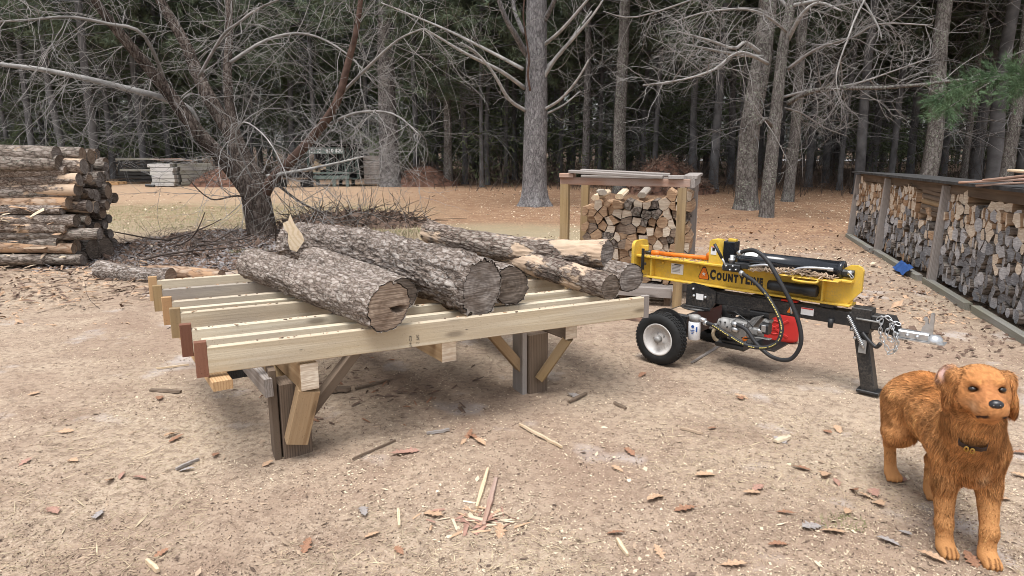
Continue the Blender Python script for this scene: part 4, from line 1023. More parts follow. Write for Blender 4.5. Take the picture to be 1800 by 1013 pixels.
lumber('end_wall', SP(12.1)+ns*.02+up*.6, SP(12.1)+ns*.8+up*.6, .03, 1.0, M_['weathered'], root)
for a_, c_ in ((12.1, 10.3), (10.25, 8.1), (7.95, 6.6), (6.5, 5.2)): lumber('sill', SP(a_)-ns*.05+up*.025, SP(c_)-ns*.08+up*.025, .08, .08, M_['mossy_beam'], root)
rg = random.Random(44); W = s_of(5.35)
def topS(s):
    D_ = 12.02-s/1.033
    base = zt(D_)-.17
    if 8.0 < D_ < 8.75: return .72+.1*math.sin(s*9)
    return base+.03*math.sin(s*7)
Ms = Matrix((ns, es, up)).transposed().to_4x4(); allc = cells(W, .07, topS, .116, .102, rg); stuff = {}
Vs, Fs, Ms_i = [], [], []; names = ['cut_pale', 'cut_tan', 'cut_ash', 'cut_slate', 'bark_grey', 'cut_grey']
shed_m = [M_[n_] for n_ in names]
for (c, poly) in allc:
    D_ = 12.02-c[0]/1.033
    if any(abs(c[0]-s_of(q)) < .035 for q in (12.02, 10.2, 7.85)): pass
    hh = c[1]/zt(D_)+rg.gauss(0, .09); grey = hh < (.52 if D_ > 7.85 else .60)
    if grey: em = rg.choice(['cut_slate', 'cut_slate', 'cut_ash', 'cut_slate']) if hh < .32 else rg.choice(['cut_ash', 'cut_ash', 'cut_ash', 'cut_slate', 'cut_pale'])
    else: em = rg.choice(['cut_pale', 'cut_pale', 'cut_pale', 'cut_pale', 'cut_tan', 'cut_ash'])
    if .0 < c[1] < .25 and 8 < D_ < 10 and rg.random() < .4: em = 'cut_tan'
    rd_ = grey and rg.random() < .3
    me, (ox, oz) = firewood_mesh(poly, c, .38, rg, rd_)
    M = Ms.copy(); M.translation = SP(12.02)+es*ox+up*oz+ns*rg.uniform(.0, .06)
    if D_ < 8.75:
        if D_ < 5.75: continue
        o = put('round_firewood' if rd_ else 'split_firewood', me, [M_[em], M_['bark_grey' if grey else 'cut_tan']], None, M)
        lb = ('grey round log end' if rd_ else 'grey weathered split piece' if grey else 'tan split piece')+(' near the top' if c[1] > .8 else ' at mid-height' if c[1] > .45 else ' near the bottom')+(' of the nearest bay of the long woodshed' if D_ < 7.85 else ' of the middle bay of the long woodshed')
        tag(o, lb, 'firewood', 'firewood stacked in the long woodshed')
    else:
        q = len(Vs); Vs += [tuple(M @ v.co) for v in me.vertices]
        for p in me.polygons: Fs.append(tuple(q+i for i in p.vertices)); Ms_i.append(names.index(em) if p.material_index == 0 else (4 if grey else 1))
        bpy.data.meshes.remove(me)
me = bpy.data.meshes.new('stacked_firewood'); me.from_pydata(Vs, [], Fs); me.polygons.foreach_set('material_index', Ms_i); me.update()
tag(put('stacked_firewood', me, shed_m), 'grey and tan firewood filling the far bays of the long woodshed', 'firewood', kind='stuff')
for i in range(5):                                       # longer dark rails lying in the gap of the middle bay
    D_ = 8.7; o = lumber('split_rail', SP(8.75)+up*(.78+i*.065)+ns*.1, SP(8.0)+up*(.78+i*.06)+ns*.12, .12, .06, M_['weathered' if i != 2 else 'amber'], None, (0, 0, 1), .015)
    tag(o, 'dark split rail lying sideways in the middle bay of the woodshed' if i != 2 else 'orange split rail lying sideways in the middle bay of the woodshed', 'rail', 'rails lying sideways in the woodshed')
for i, (a_, c_, z_) in enumerate((((1690, 321), (1830, 314), 1.275), ((1722, 326), (1840, 320), 1.285), ((1782, 300), (1850, 306), 1.34), ((1735, 317), (1850, 305), 1.31))):
    o = lumber('slab_wood', at(*a_, 6.75-.1*i), at(*c_, 6.2-.1*i), .12, .022, M_['redwood' if i != 2 else 'splinter'], None, (0, 0, 1), .006)
    tag(o, ['long reddish slab overhanging the shed roof towards the yard', 'lowest pale slab on the near shed roof', 'short bright slab on top of the others on the shed roof', 'reddish slab in the middle of those on the shed roof'][i], 'slab')
V = []; n = 12; U, Wg = np.meshgrid(np.linspace(0, 1, n), np.linspace(0, 1, n))
o_ = SP(8.75)-ns*.10; P = np.array(o_)[None, None]+U[..., None]*np.array(es*.5)[None, None]+Wg[..., None]*np.array(-ns*.11)[None, None]
P[..., 2] = .035+.10*(1-Wg)+.025*fbm(np.stack([U*6, Wg*4, U*0], -1), 2, 4); i = np.arange(n*n).reshape(n, n)
F = np.stack([i[:-1, :-1], i[:-1, 1:], i[1:, 1:], i[1:, :-1]], -1).reshape(-1, 4)
tag(put('tarp', np_mesh('tarp', P.reshape(-1, 3)-np.array(o_), F, True), M_['blue_tarp'], None, Matrix.Translation(o_)), 'crumpled corner of blue tarp at the foot of the woodshed', 'tarp')
# ------------------------------------------------------------------ the timber log deck
up = Vector((0, 0, 1)); TZ = .68
uu = Vector((.901, .434, 0)).normalized()
ends = [g(*p, z=TZ) for p in ((343, 612), (318, 580), (300, 551), (286, 531), (270, 510), (262, 494))]
root = empty('log_deck', g(620, 700), label='low deck of sawn timber rails carrying the big logs in the foreground', cat='deck')
RM = ['lumber', 'lumber', 'lumber2', 'lumber2', 'lumber_grey', 'lumber2']; SM = ['brown_treated', 'brown_treated', 'olive_post', 'tan_block', 'olive_post', 'tan_block']
vv = (ends[5]-ends[0]); vv.z = 0; vlen = vv.length; vv.normalize()
for i, p in enumerate(ends):
    o = lumber('rail', p+uu*.045-up*.064, p+uu*2.53-up*.064, .040, .128, M_[RM[i]], root, up, .004)
    lumber('stop_block', p+uu*.022+up*.028, p+uu*.022-up*.14, .044, .055, M_[SM[i]], root, uu, .003)
    if i < 5:
        q = p+vv*.0+Vector((-.0, .0, 0)); w = (ends[i+1]-p); w.z = 0
        lumber('rail', p+w*.5+uu*.06-up*.075, p+w*.5+uu*2.45-up*.075, .040, .13, M_['lumber_grey' if i % 2 else 'lumber'], root, up, .004) if i in (0, 2) else None
lumber('stop_block', ends[0]+uu*2.55+up*.005, ends[0]+uu*2.55-up*.135, .03, .05, M_['grey_board'], root, uu, .003)
B1, B2, B3 = g(544, 662, .468), g(789, 615, .468), g(1004, 577, .468)
bd = vv
for B, mt in ((B1, 'amber'), (B2, 'amber'), (B3, 'weathered')):
    lumber('cross_beam', B, B+bd*2.0, .092, .14, M_[mt], root, up, .006)
    # pale freshly sawn end
    M, L = frame(B-bd*.0035, B); b = MB(); b.box((0, 0, 0), (.006, .088, .136)); put('sawn_end', b.mesh('sawn_end'), M_['cut_pale'], root, M)
P1, P2 = Vector((-1.165, 3.41, 0)), Vector((.135, 4.34, 0))
for P, mt in ((P1, 'weathered'), (P2, 'weathered')):
    Q = Vector((P.x, P.y, -.05)); lumber('post', Q, Q+up*.45, .15, .15, M_[mt], root, bd, .006)
    lumber('post_plank', Q-uu*.0935, Q-uu*.0935+up*.53, .15, .035, M_['grey_board' if P is P2 else 'weathered'], root, uu, .004)
    R = Q+bd*1.45; lumber('post', R, R+up*.45, .13, .13, M_['dark_timber'], root, bd, .006)
def brace(a, c, w, h, mt, upv): lumber('brace', a, c, w, h, M_[mt], root, upv, .004)
z0 = .395
brace(Vector((B1.x, B1.y, z0))+bd*.035, Vector((-1.12, 3.305, .10)), .075, .11, 'amber', uu)
brace(Vector((P1.x, P1.y, .16))+bd*.09, Vector((P1.x, P1.y, z0))+bd*.36, .09, .06, 'olive_post', uu.cross(bd))
brace(Vector((P1.x, P1.y, .20))+uu*.085, Vector((P1.x, P1.y, .52))+uu*.36, .085, .05, 'weathered', uu.cross(bd))
brace(Vector((B3.x, B3.y, z0))+bd*.03, Vector((P2.x, P2.y, .11))-bd*.095, .085, .06, 'olive_post', uu.cross(bd))
brace(Vector((P2.x, P2.y, .17))-uu*.09, Vector((P2.x, P2.y, .50))-uu*.36, .085, .06, 'amber', uu.cross(bd))
lumber('side_board', Vector((P1.x, P1.y, .40))-uu*.13-bd*.10, Vector((P1.x, P1.y, .40))-uu*.13+bd*.85, .042, .095, M_['grey_board'], root, up, .003)
c0 = g(392, 678, .51); lumber('ledger', c0, c0+bd*1.7, .088, .045, M_['tan_block'], root, up, .003)
lumber('ledger', B1-uu*.28+bd*.5-up*.07, B1-uu*.28+bd*1.6-up*.07, .09, .09, M_['dark_timber'], root)
# ink stamps on the front rails
M, L = frame(ends[0]+uu*.045, ends[0]+uu*2.53)
for s_, t in ((1.02, 'KD-HT'), (1.06, 'SPF 2'), (.46, 'I'), (1.34, 'I')):
    me = text_mesh(t, .022, .0003); q = ends[0]+uu*(s_)-up*.062
    pc = Vector((uu.y, -uu.x, 0)); put('ink_stamp', me, M_['black_plastic'], root, Matrix.Translation(q+pc*.0206) @ Matrix((uu, up, pc)).transposed().to_4x4() @ Matrix.Rotation(-math.pi/2, 4, 'Z'))

# ------------------------------------------------------------------ the logs on the deck
LOGS = [((684, 540), .121, (441, 463), .102, 0, 'bark_log', 'cut', .0, dict(rough=.09, ridge=.085, nc=96, step=.012, notch=(.055, -.02, .035, .016)), 'thick brown log nearest on the deck, with a dark notch in its sawn end'),
        ((706, 519), .098, (548, 458), .10, 0, 'bark_log', 'cut_dark', .01, dict(rough=.08, ridge=.07, nc=72, step=.016), 'shorter log tucked behind the nearest thick log on the deck'),
        ((848, 506), .147, (512, 426), .135, 0, 'bark_log2', 'cut_grey', .05, dict(rough=.13, ridge=.12, nc=110, step=.012, oval=.10), 'biggest rugged log with deep furrowed bark in the middle of the deck'),
        ((898, 502), .118, (640, 424), .12, 0, 'bark_log2', 'cut_dark', .02, dict(rough=.08, ridge=.08, nc=72, step=.016), 'round dark-ended log lying right behind the biggest rugged log'),
        ((1074, 506), .074, (800, 432), .085, 0, 'bark_bare', 'cut_dark', .02, dict(rough=.09, ridge=.07, nc=60, step=.016), 'slim half-peeled log resting at the right end of the front rail'),
        ((1068, 446), .082, (752, 408), .085, .145, 'bark_bare', 'cut_grey', .05, dict(rough=.12, ridge=.10, nc=64, step=.014), 'peeled orange-patched log lying on top of the right-hand logs'),
        ((1110, 489), .092, (850, 424), .09, .0, 'bark_log2', 'cut_grey', .02, dict(rough=.06, ridge=.06, nc=48, step=.03), 'dark furrowed log under the top log, its grey end furthest right')]
for i, (n_, rn, f_, rf, dz, mb, mc, bend, kw, lb) in enumerate(LOGS):
    pn = g(*n_, z=TZ+rn+dz); pf = g(*f_, z=TZ+rf+dz)
    if i == 3: pf = pn+(pf-pn)*.8
    L = (pn-pf).length
    ms = log_mesh(L, rf, rn, 300+i*7, bend=bend, **kw)
    place_log('log', pf, pn, ms, M_[mb], M_[mc], lb, 'log', None)
# torn slab of bark standing up at the far end of the biggest log
b = MB(); q = at(515, 405, 5.0); rr = random.Random(2)
outl = [(-.03, -.14), (.015, -.16), (.075, -.08), (.062, -.03), (.035, .01), (.012, .05), (-.012, .12), (-.03, .07), (-.068, .055), (-.06, .01), (-.035, -.02), (-.042, -.08)]
b.prism(outl, .022, Matrix.Translation(q) @ Matrix.Rotation(.35, 4, 'Z') @ Matrix.Rotation(-.15, 4, 'X')); tag(b.build('bark_slab', M_['splinter']), 'torn pale slab of wood standing up at the back end of the biggest log', 'slab')
for px, py, L, a in ((668, 392, .3, .4), (640, 400, .35, 2.9), (700, 398, .25, .2), (485, 425, .3, 1.)):
    p = at(px, py, 5.4); p.z = TZ+.22 if px > 600 else TZ+.16

# bark crumbs and sawdust caught on the rail tops
rr = random.Random(17); b = MB()
for i, p in enumerate(ends):
    for k in range(45):
        t = rr.uniform(.05, 2.45); o_ = rr.uniform(-.018, .018); c = p+uu*t+Vector((-uu.y, uu.x, 0))*o_+up*.002; a = rr.uniform(0, 6.28); L_ = rr.uniform(.004, .02); d = Vector((math.cos(a), math.sin(a), rr.uniform(-.1, .2)))*L_/2
        b.mat = rr.randrange(3); b.beam(c-d, c+d, L_*.5, .003, ch=0)
o = b.build('deck_crumbs', [M_['chip_dark'], M_['chip_dull'], M_['leaf_tan']]); tag(o, 'bark crumbs and sawdust on the rails of the deck', 'crumbs', kind='stuff')
# ------------------------------------------------------------------ the towable log splitter (local x along the tongue, y away from the viewer)
SC = Vector((1.37, 5.21, 0)); SW = Vector((.736, -.677, 0)).normalized(); SN = Vector((-SW.y, SW.x, 0)); SR = math.atan2(SW.y, SW.x)
def S(px, py, yl=0.):
    d = Vector(ray(px, py)); o = Vector((0, 0, CAM_H)); t = (yl+SC.dot(SN)-o.dot(SN))/d.dot(SN); p = o+d*t-SC
    return Vector((p.dot(SW), yl, p.z))
spl = empty('log_splitter', SC, SR, label='yellow towable log splitter with black tongue and white wheels', cat='log splitter')
def bx(nm, c, d, mt, par=spl, ch=.003, M=None):
    b = MB(); b.box(c, d, M, ch); return b.build(nm, M_[mt], par)
def rod(nm, pts, r, mt, par=spl, n=10, k=0):
    b = MB(); pts = [Vector(p) for p in pts]; b.tube(spline(pts, k) if k else pts, r, n); return b.build(nm, M_[mt], par)
def lat(nm, prof, pos, axis, mt, par=spl, n=28):
    ax = {'x': Matrix.Identity(4), 'y': Matrix.Rotation(math.pi/2, 4, 'Z'), 'z': Matrix.Rotation(-math.pi/2, 4, 'Y')}[axis] if isinstance(axis, str) else axis
    b = MB(); b.smooth = True; b.lathe(prof, Matrix.Translation(Vector(pos)) @ ax, n); o = b.build(nm, M_[mt], par)
    return o
def bolt(pos, r=.009, par=spl, mt='steel', ax='y'): return lat('bolt', [(-.008, r), (.0, r), (.004, r*.5), (.005, 0)] if ax != 'y' else [(-.012, 0), (-.011, r*.6), (-.006, r), (.004, r)], pos, ax, mt, par, 8)
# beam
beam = bx('beam', (.385, 0, .648), (1.63, .016, .147), 'yellow', ch=.001)
bx('flange', (.385, 0, .730), (1.63, .15, .016), 'yellow', beam); bx('flange', (.42, 0, .5675), (1.56, .14, .013), 'yellow', beam)
for x in (-.30, 1.02): bx('stiffener', (x, -.035, .648), (.012, .05, .145), 'yellow', beam, .001)
for x in (-.22, .09): bolt((x, -.012, .69), .011, beam, 'yellow')
b = MB(); pr = [(-.105, .55), (.105, .55), (.105, .80)]+[(.06+.045*math.cos(a), .805+.045*math.sin(a)) for a in np.linspace(0, 1.57, 5)]+[(-.06+.045*math.cos(a), .805+.045*math.sin(a)) for a in np.linspace(1.57, 3.14, 5)]
b.prism(pr, .026, Matrix.Translation((-.443, 0, 0)) @ Matrix.Rotation(math.pi/2, 4, 'Z')); b.build('foot_plate', M_['yellow'], spl)
bx('gusset', (-.40, 0, .775), (.07, .02, .07), 'yellow')
bx('stripper_bar', (-.345, -.112, .715), (.022, .012, .17), 'black'); bx('stripper_lug', (-.345, -.095, .675), (.03, .03, .02), 'black')
# wedge and push block
wd_ = MB(); wd_.prism([(.185, .7385), (.185, .90), (.20, .915), (.255, .915), (.315, .7385)], .10, Matrix.Identity(4)); wd_ = wd_.build('wedge', M_['yellow'], spl)
bx('warning_sticker', (.222, -.0515, .835), (.045, .002, .062), 'label_white', wd_, 0); bx('pictogram', (.222, -.0530, .845), (.02, .002, .022), 'black', wd_, 0); bx('red_strip', (.222, -.0530, .862), (.04, .002, .006), 'red', wd_, 0)
bx('slide_block', (.335, .0, .825), (.085, .085, .172), 'gloss_black', ch=.006); bx('slide_cap', (.33, .03, .915), (.06, .03, .02), 'yellow')
# cylinder
cy = lat('cylinder', [(.40, .035), (.402, .064), (.46, .064), (.462, .058), (1.10, .058), (1.102, .062), (1.125, .062), (1.127, .03)], (0, 0, .79), 'x', 'gloss_black')
bx('cylinder_label', (.50, -.0365, .8372), (.11, .04, .002), 'label_white', cy, 0, Matrix.Rotation(.66, 3, 'X'))
rod('piston_rod', [(.375, 0, .79), (.405, 0, .79)], .022, 'steel')
bx('clevis', (1.155, 0, .775), (.085, .075, .05), 'black', ch=.012); lat('pin', [(-.06, .0), (-.058, .014), (.05, .014)], (1.175, 0, .785), 'y', 'steel')
rod('cotter_pin', [(1.165, -.062, .80), (1.185, -.066, .785), (1.205, -.064, .765), (1.195, -.064, .755), (1.18, -.064, .775)], .0035, 'steel', k=3, n=6)
b = MB(); b.prism([(1.00, .562), (1.165, .562), (1.248, .665), (1.248, .80), (1.236, .822), (1.21, .832), (1.165, .830), (1.135, .81), (1.10, .742), (1.00, .742)], .028); b.build('end_plate', M_['yellow'], spl)
# log tray in front of the beam
bx('tray', (.93, -.115, .7335), (.42, .085, .006), 'yellow'); rod('tray_handle', [(.86, -.16, .73), (.87, -.175, .715), (1.0, -.175, .715), (1.02, -.155, .73)], .008, 'yellow', k=4)
b = MB(); rr = random.Random(4)
for i in range(420):
    x = rr.uniform(.55, 1.10); y = -.07+rr.gauss(0, .035)-.02; z = .741+max(0, .045*(1-abs(x-.88)/.34))*rr.random()
    a = rr.uniform(0, 3.14); L_ = rr.uniform(.015, .05); b.beam((x-L_/2*math.cos(a), y-L_/2*math.sin(a), z), (x+L_/2*math.cos(a), y+L_/2*math.sin(a), z+rr.gauss(0, .008)), rr.uniform(.004, .01), .003, ch=0)
for i in range(160):
    x = rr.uniform(-.40, .18); y = rr.uniform(-.07, .07); z = .7395; a = rr.uniform(0, 3.14); L_ = rr.uniform(.008, .03); b.beam((x-L_/2*math.cos(a), y-L_/2*math.sin(a), z), (x+L_/2*math.cos(a), y+L_/2*math.sin(a), z+.003), .006, .002, ch=0)
o = b.build('wood_debris', M_['chip_dull'], spl); o['kind'] = 'stuff'
# valve, lever, fittings, pipes
va = bx('control_valve', (.40, -.10, .735), (.13, .055, .055), 'black_plastic', ch=.008)
bx('valve_bank', (.47, -.095, .758), (.10, .045, .04), 'black_plastic', va, .006)
for x, z in ((.365, .748), (.395, .722), (.415, .75), (.44, .728)): bolt((x, -.129, z), .0075, va)
lat('valve_port', [(-.03, .018), (.0, .018), (.0, .024), (.02, .024), (.02, .015), (.045, .015)], (.39, -.10, .78), 'z', 'steel', va, 10)
lv = rod('lever', [S(1277, 470, -.12), S(1268, 452, -.13)], .008, 'steel'); rod('grip', [S(1269, 454, -.13), S(1256, 429, -.14)], .0115, 'black_plastic', lv)
bx('linkage', S(1276, 470, -.11), (.05, .02, .03), 'steel', lv, .004)
rod('return_pipe', [(.45, -.085, .735), S(1345, 466, -.085), S(1368, 477, -.09), S(1390, 478, -.09), S(1405, 472, -.09), S(1430, 471, -.08), S(1463, 474, -.07)], .0095, 'steel', k=5)
bx('pipe_nut', S(1460, 474, -.07), (.035, .024, .024), 'steel', ch=.006)
def hose(pts, fit0, fit1, nm='hose'):
    h = rod(nm, pts, .0145, 'hose', k=8, n=10); pts = spline([Vector(p) for p in pts], 8)
    if fit0: rod('fitting', [pts[0]-(pts[3]-pts[0])*.55, pts[3]], .019, 'steel', h)
    if fit1: rod('fitting', [pts[-3], pts[-1]+(pts[-1]-pts[-4])*.7], .019, 'steel', h)
    return h, pts
h1, q1 = hose([S(1300, 445, -.12), S(1312, 441, -.14), S(1330, 442, -.17), S(1350, 460, -.2), S(1372, 497, -.22), S(1394, 540, -.22), S(1407, 580, -.22), S(1406, 610, -.22), S(1388, 632, -.22), S(1358, 628, -.22), S(1330, 605, -.2), S(1312, 580, -.18), S(1292, 570, -.16)], True, True)
h2, q2 = hose([S(1303, 480, -.14), S(1314, 487, -.15), S(1328, 497, -.17), S(1350, 522, -.22), S(1368, 555, -.26), S(1374, 580, -.28), S(1366, 602, -.3), S(1345, 611, -.31), S(1315, 608, -.32), S(1285, 592, -.32), S(1255, 573, -.32), S(1241, 568, -.3)], True, True)
b = MB(); rr = random.Random(6)
for i in range(22, len(q2)-8):
    if rr.random() < .8:
        t = (q2[i+1]-q2[i]); c = q2[i]+Vector((.003, -.0136, .002)); L_ = t.length*.7
        b.beam(c, c+t*.7, .006, .005, ch=0)
b.build('lettering', M_['hose_yellow'], h2)
lat('manual_canister', [(.655, .0), (.656, .034), (.70, .036), (.90, .036), (.905, .041), (.985, .041), (.99, .034), (.991, 0)], (0, -.06, .637), 'x', 'black_plastic')
# print on the web
x0, x1 = S(1247, 495, -.01).x, S(1342, 505, -.01).x; zt_ = .612
def word(txt, size, x, z, bold): return text_mesh(txt, size, .0008, bold)
ls = []; cx = 0.
b_let = None
for ch_, sz in [('C', .098)]+[(c, .074) for c in 'OUNTY']+[('L', .098)]+[(c, .074) for c in 'INE']:
    me = text_mesh(ch_, sz, .0008, .0055); co = [v.co.x for v in me.vertices]; ls.append((me, cx-min(co))); cx += (max(co)-min(co))+.010
kx = (x1-x0)/cx
bo = bpy.data.meshes.new('lettering'); V = []; F = []
for me, dx in ls:
    q = len(V); V += [((v.co.x+dx)*kx+x0, -.0092-v.co.z, v.co.y+zt_) for v in me.vertices]; F += [tuple(q+i for i in p.vertices) for p in me.polygons]; bpy.data.meshes.remove(me)
bo.from_pydata(V, [], F); put('lettering', bo, M_['black_plastic'], beam, chain(beam))
xl = S(1237, 490, -.01).x
def rtri(s): return [(xl+s*1.0, zt_-.008), (xl+s*1.12, zt_+.012), (xl+s*.28, zt_+.085*s/.036*.95), (xl-s*.28, zt_+.085*s/.036*.95), (xl-s*1.12, zt_+.012), (xl-s*1.0, zt_-.008)]
b = MB(); b.prism(rtri(.040), .002, Matrix.Translation((0, -.0095, -.004))); em = b.build('emblem', M_['black_plastic'], beam)
b = MB(); b.prism(rtri(.034), .002, Matrix.Translation((0, -.0112, 0))); b.build('emblem_field', M_['orange'], em)
b = MB(); b.prism([(xl+(.017 if i % 2 == 0 else .007)*math.sin(i*math.pi/5), zt_+.030+(.017 if i % 2 == 0 else .007)*math.cos(i*math.pi/5)) for i in range(10)], .002, Matrix.Translation((0, -.0128, 0))); b.build('star', M_['label_white'], em)
npx = S(1190, 482, -.01).x; npl = bx('nameplate', (npx, -.010, .652), (.105, .003, .082), 'label_white', beam, 0)
for i in range(5): bx('print_line', (npx-.01, -.0122, .63+i*.011), (.07, .002, .003), 'litter_grey', npl, 0)
bx('print_line', (npx+.005, -.0122, .686), (.06, .002, .007), 'black', npl, 0)
# tongue, pivot, jack
tg = bx('tongue', (.76, 0, .480), (1.32, .10, .095), 'black', ch=.008)
bx('warning_decal', S(1419, 548, -.051), (.085, .002, .05), 'label_white', tg, 0); bx('decal_strip', S(1419, 543, -.0525), (.08, .002, .008), 'red', tg, 0)
p = S(1391, 543, -.0515); b = MB(); b.prism([(p.x-.03, p.z-.03), (p.x+.03, p.z-.03), (p.x, p.z+.03)], .002, Matrix.Translation((0, p.y, 0))); b.build('warning_triangle', M_['orange'], tg)
rod('lynch_pin', [S(1391, 538, -.07), S(1391, 552, -.07)], .008, 'steel', tg)
br = MB(); br.prism([(.03, .395), (.24, .395), (.27, .44), (.27, .53), (.17, .57), (.08, .575), (.03, .55)], .016, Matrix.Translation((0, -.066, 0))); br = br.build('pivot_bracket', M_['black'], spl)
br2 = MB(); br2.prism([(.03, .395), (.24, .395), (.27, .44), (.27, .53), (.17, .57), (.08, .575), (.03, .55)], .016, Matrix.Translation((0, .066, 0))); br2.build('pivot_bracket', M_['black'], spl)
for q in (S(1220, 520, -.078), S(1240, 523, -.078), S(1219, 508, -.078)): bolt(q, .011, br)
bx('bracket_label', S(1230, 522, -.0755), (.06, .002, .045), 'label_white', br, 0)
bx('bracket_foot', (.13, 0, .388), (.22, .18, .02), 'black'); lat('swivel_plate', [(0, .0), (0, .13), (.012, .13), (.012, 0)], (.10, 0, .370), 'z', 'black')
bolt((.17, -.06, .40), .013, spl, 'steel', 'z'); bolt((.08, -.06, .40), .011, spl, 'steel', 'z')
bx('beam_lock', (.16, 0, .552), (.10, .09, .03), 'black'); bx('beam_lock', (1.05, 0, .545), (.09, .08, .03), 'black')
bag = MB(); nb = 16
bag.smooth = True; bag.lathe([(.50+.38*t, .035*math.sin(math.pi*t)**.5+.002) for t in np.linspace(0, 1, 12)], Matrix.Translation((0, 0, .532)) @ Matrix.Scale(.55, 4, (0, 0, 1)), 14); bag.build('tool_pouch', M_['black_plastic'], spl)
bx('red_strap', (.80, -.02, .538), (.11, .05, .012), 'red')
# axle tank and wheels
ax = bx('axle_tank', (.06, 0, .285), (.20, .56, .17), 'black', ch=.012); bx('dust', (.06, -.17, .3712), (.16, .19, .002), 'chip_dull', ax, 0)
bx('axle', (.02, 0, .20), (.05, .80, .05), 'black')
for s_ in (-1, 1):
    c = Vector((.02, .41*s_, .195)); M = Matrix.Translation(c) @ Matrix.Rotation(-s_*math.pi/2, 4, 'Z') @ Matrix.Rotation(0, 4, 'X')   # local x points inward
    prof = [(-.048, .118), (-.054, .13), (-.056, .155), (-.050, .178), (-.036, .190), (-.012, .195), (.012, .195), (.036, .190), (.050, .178), (.056, .155), (.054, .13), (.048, .118)]
    b = MB(); b.smooth = True; b.lathe(prof, M, 48, False); ty = b.build('tyre', M_['rubber'], spl)
    b = MB()
    for i in range(44):
        a = 2*math.pi*i/44
        for q in (-.030, -.010, .010, .030):
            R3 = Matrix.Rotation(a+(.04 if q > 0 else 0), 4, 'X'); b.box((M @ R3 @ Vector((q, 0, .1945 if abs(q) < .02 else .191))), (.012, .018, .010), (M @ R3).to_3x3() @ Matrix.Rotation(.35 if int(q*100) % 2 else -.35, 3, 'Z'))
    o = b.build('tread', M_['rubber'], ty); o['kind'] = 'stuff'
    b = MB(); b.smooth = True; b.lathe([(-.046, .118), (-.050, .122), (-.053, .116), (-.046, .106), (-.020, .098), (-.008, .075), (-.014, .045), (-.022, .040), (-.022, .0)], M, 40, False); rm = b.build('rim', M_['rim'], spl)
    b = MB(); b.smooth = True; b.lathe([(-.022, .026), (-.060, .024), (-.066, .016), (-.067, 0)], M, 16); b.build('hub', M_['alloy'], rm)
    for i in range(5):
        a = i*1.2566; q = M @ Vector((-.020, .045*math.cos(a), .045*math.sin(a))); b = MB(); b.lathe([(-.006, 0), (-.006, .006), (.004, .006)], Matrix.Translation(q) @ M.to_3x3().to_4x4(), 6); b.build('lug_nut', M_['steel'], rm)
b = MB(); b.prism([(.02+.16*math.cos(a), .25+.16*math.sin(a)) for a in np.linspace(.2, 2.6, 12)]+[(.02+.13*math.cos(a), .25+.13*math.sin(a)) for a in np.linspace(2.6, .2, 12)], .012, Matrix.Translation((0, -.325, 0))); b.build('splash_guard', M_['black'], spl)
# filter
f0 = S(1221, 572, -.30); fl = lat('oil_filter', [(-.075, .0), (-.075, .040), (-.070, .044), (.055, .044), (.06, .040), (.06, 0)], (f0.x, -.30, f0.z-.03), 'z', 'white_paint', n=24)
lat('filter_head', [(.0, .0), (.0, .042), (.035, .042), (.045, .025), (.045, 0)], (f0.x, -.30, f0.z+.035), 'z', 'alloy', fl, 16); rod('head_port', [(f0.x+.03, -.30, f0.z+.055), (f0.x+.085, -.30, f0.z+.05)], .017, 'steel', fl)
rod('stub_pipe', [(f0.x-.06, -.27, f0.z+.055), (f0.x, -.29, f0.z+.055)], .016, 'steel', fl)
b = MB(); b.lathe([(0, 0), (0, .0125), (.003, .0125), (.003, 0)], Matrix.Translation((f0.x+.008, -.3455, f0.z-.0)) @ Matrix.Rotation(math.pi/2, 4, 'Z'), 6); b.build('filter_emblem', M_['blue'], fl)
for i in range(3): bx('print_line', (f0.x+.008, -.3445, f0.z-.028-i*.012), (.035-.01*i, .003, .004), 'blue', fl, 0)
bx('print_block', (f0.x+.033, -.331, f0.z-.02), (.010, .006, .035), 'blue', fl, 0)
# pump and engine
pu = bx('pump', (.40, -.13, .315), (.10, .10, .085), 'alloy', ch=.014); lat('pump_cover', [(-.03, .0), (-.03, .05), (.0, .055), (.03, .05)], (.40, -.17, .318), 'y', 'alloy', pu, 16)
for i in range(6): bolt((.40+.036*math.cos(i*1.047), -.205, .318+.036*math.sin(i*1.047)), .006, pu, 'black')
rod('port', [(.44, -.15, .30), (.50, -.16, .295)], .020, 'steel', pu); rod('port', [(.36, -.15, .30), (.30, -.2, .30)], .02, 'steel', pu)
b = MB(); R_ = Matrix.Rotation(.5, 4, 'Z'); b.tube([Vector((.345, -.09, .225))+R_ @ Vector((.062*math.cos(a), 0, .062*math.sin(a))) for a in np.linspace(0, 2*math.pi, 24, endpoint=False)], .014, 8, closed=True); b.build('guard_ring', M_['beige'], spl)
lat('coupler_housing', [(-.04, .05), (.06, .05)], (.37, -.06, .24), 'y', 'black', n=18)
en = empty('engine', (0, 0, 0)); en.parent = spl; en.matrix_basis = Matrix.Identity(4)
eb = bx('crankcase', (.49, .02, .26), (.17, .22, .17), 'alloy', en, .02)
bx('side_cover', (.47, -.10, .275), (.14, .03, .15), 'alloy', en, .01); bx('recoil_cover', (.455, -.117, .30), (.05, .01, .07), 'black', en, .004)
for i in range(7): bx('fin', (.545+i*.010, -.02, .345+i*.004), (.004, .15, .10), 'alloy', en, 0, Matrix.Rotation(.6, 3, 'Y'))
bx('valve_cover', (.645, -.02, .345), (.04, .11, .08), 'alloy', en, .012, Matrix.Rotation(.5, 3, 'Y'))
